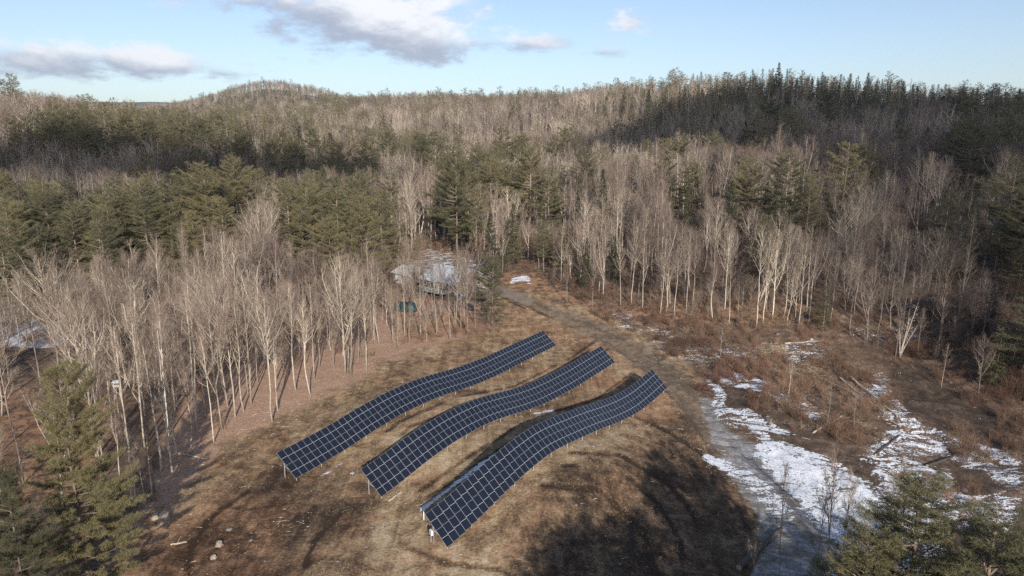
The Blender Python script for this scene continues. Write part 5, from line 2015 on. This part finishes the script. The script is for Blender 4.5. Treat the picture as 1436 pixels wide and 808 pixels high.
dens, shade = None, None
CL = [(520, 30, 150, 44, 1.25), (400, -4, 130, 30, 1.05), (590, 62, 80, 30, 1.0), (640, 82, 50, 14, .7), (760, 60, 105, 20, .74), (835, 74, 60, 9, .6), (885, 27, 40, 18, .56), (690, 60, 60, 16, .74), (70, 78, 120, 24, 1.1), (190, 86, 130, 24, 1.05), (300, 104, 60, 13, .85),
      (20, 100, 90, 14, .6), (400, 82, 22, 9, .42), (770, 105, 60, 7, .32), (1015, 13, 14, 8, .35), (240, 122, 90, 10, .45), (700, -60, 200, 35, 1.0), (1350, -120, 260, 50, .9), (-200, 60, 160, 40, 1.0), (1700, 40, 120, 40, .9), (100, 30, 60, 6, .28)]
for (u0, v0, ru, rv, a) in CL:
    a0, e0 = azel(u0, v0)
    ra, re = ru / FPX, rv / FPX
    dx = mathn(nt, 'DIVIDE', mathn(nt, 'SUBTRACT', azn, a0), ra)
    dy = mathn(nt, 'DIVIDE', mathn(nt, 'SUBTRACT', eln, e0), re)
    rr = mathn(nt, 'ADD', mathn(nt, 'MULTIPLY', dx, dx), mathn(nt, 'MULTIPLY', dy, dy))
    g = mathn(nt, 'MULTIPLY', mathn(nt, 'EXPONENT', mathn(nt, 'MULTIPLY', rr, -.9)), a)
    dens = g if dens is None else mathn(nt, 'MAXIMUM', dens, g)
    sh_ = mathn(nt, 'MULTIPLY', g, mathn(nt, 'ADD', mathn(nt, 'MULTIPLY', dy, .95), .12))
    shade = sh_ if shade is None else mathn(nt, 'ADD', shade, sh_)
# puffs low round the rest of the horizon
belt = mathn(nt, 'MULTIPLY', mathn(nt, 'EXPONENT', mathn(nt, 'MULTIPLY', mathn(nt, 'POWER', mathn(nt, 'DIVIDE', mathn(nt, 'SUBTRACT', eln, .35), .16), 2.0), -1.0)), mathn(nt, 'MULTIPLY', sstep(nt, .3, -.5, sx.outputs[1]), .8))
dens = mathn(nt, 'MAXIMUM', dens, belt)
nsum = mathn(nt, 'ADD', mathn(nt, 'MULTIPLY', mathn(nt, 'SUBTRACT', n1, .5), 2.5), mathn(nt, 'MULTIPLY', mathn(nt, 'SUBTRACT', n2, .5), .9))
cov = mathn(nt, 'ADD', dens, nsum)
alpha = sstep(nt, .38, 1.0, cov)
alpha = mathn(nt, 'MULTIPLY', alpha, sstep(nt, .05, .3, dens))
lit_ = sstep(nt, -.15, .95, mathn(nt, 'ADD', shade, mathn(nt, 'MULTIPLY', mathn(nt, 'SUBTRACT', n1, .45), 3.2)))
CB = 1 / STR
ccol = mixc(nt, lit_, (.34 * CB, .38 * CB, .48 * CB), (.84 * CB, .84 * CB, .87 * CB))
skb = mixc(nt, 1.0, sky.outputs[0], (.985, .985, 1.06), 'MULTIPLY')
skyc = mixc(nt, mathn(nt, 'MULTIPLY', alpha, .93), skb, ccol)
nt.links.new(skyc, bg.inputs[0])

# clouds behind the viewpoint: they shade the knoll, the long ridge and part of the brown slope
M_CLOUD = bpy.data.materials.new('cloud_vapour')
M_CLOUD.use_nodes = True
nt = M_CLOUD.node_tree
nt.nodes.clear()
om = nt.nodes.new('ShaderNodeOutputMaterial')
df = nt.nodes.new('ShaderNodeBsdfDiffuse'); df.inputs[0].default_value = (.9, .9, .92, 1)
tl = nt.nodes.new('ShaderNodeBsdfTransparent')
mx = nt.nodes.new('ShaderNodeMixShader')
mx.inputs[0].default_value = .8
nt.links.new(tl.outputs[0], mx.inputs[1]); nt.links.new(df.outputs[0], mx.inputs[2]); nt.links.new(mx.outputs[0], om.inputs[0])


M_THIN = M_CLOUD.copy()
M_THIN.name = 'thin_cloud_vapour'
[q for q in M_THIN.node_tree.nodes if q.type == 'MIX_SHADER'][0].inputs[0].default_value = .36


def cloud(gx, gy, rx, ry, rot, seed, lab, alt=760, mat=None):
    z0 = gz(gx, gy) + 10
    k = (alt - z0) / S[2]
    c = np.array([gx, gy, z0]) + S * k
    mb = MB()
    rs = np.random.default_rng(seed)
    v, f = lump((2 * rx, 2 * ry, 26), rs, 40, 0, 2.0)
    v = v - [0, 0, 8]
    a = np.arctan2(v[:, 1] / ry, v[:, 0] / rx)
    m_ = 1 + .28 * (fbm(np.cos(a) * 2 + 9 + seed, np.sin(a) * 2 + 9, .8, 4, seed) - .5) * 2
    v[:, 0] *= m_; v[:, 1] *= m_
    mb.add(v, f)
    o = obj('cloud', mb.mesh('cloud', mat or M_CLOUD, True))
    o.location = c
    o.rotation_euler = (0, 0, rot)
    tag(o, lab, 'cloud', 'clouds drifting behind the viewpoint')


cloud(-150, 285, 105, 42, .15, 3, 'flat white cloud whose shadow crosses the dark pine band')
cloud(275, 370, 222, 240, 0, 4, 'largest white cloud, shading the long dark ridge')
cloud(135, 170, 70, 58, .2, 6, 'small thin unseen cloud added to shade the brown slope', mat=M_THIN)  # unseen see-through cloud, added to dim this slope

hz = bpy.data.materials.new('air_haze')
hz.use_nodes = True
nt = hz.node_tree
nt.nodes.clear()
om = nt.nodes.new('ShaderNodeOutputMaterial')
pv = nt.nodes.new('ShaderNodeVolumePrincipled')
pv.inputs['Color'].default_value = (.86, .92, 1, 1)
pv.inputs['Density'].default_value = .00007
pv.inputs['Anisotropy'].default_value = .2
nt.links.new(pv.outputs[0], om.inputs['Volume'])
mb = MB()
mb.box((0, 3000, 240), (19000, 19000, 720))
HAZE = True
if HAZE:
    tag(obj('haze', mb.mesh('haze', hz)), kind='stuff')

# ------------------------------------------------------------------ render settings
scene.view_settings.view_transform = 'Standard'
scene.view_settings.look = 'None'
scene.view_settings.exposure = .38
scene.view_settings.gamma = 1
cy_ = scene.cycles
cy_.max_bounces = 5
cy_.diffuse_bounces = 2
cy_.glossy_bounces = 2
cy_.transmission_bounces = 2
cy_.transparent_max_bounces = 12
cy_.volume_bounces = 0
cy_.use_adaptive_sampling = False
cy_.use_denoising = False
cy_.caustics_reflective = False
cy_.caustics_refractive = False
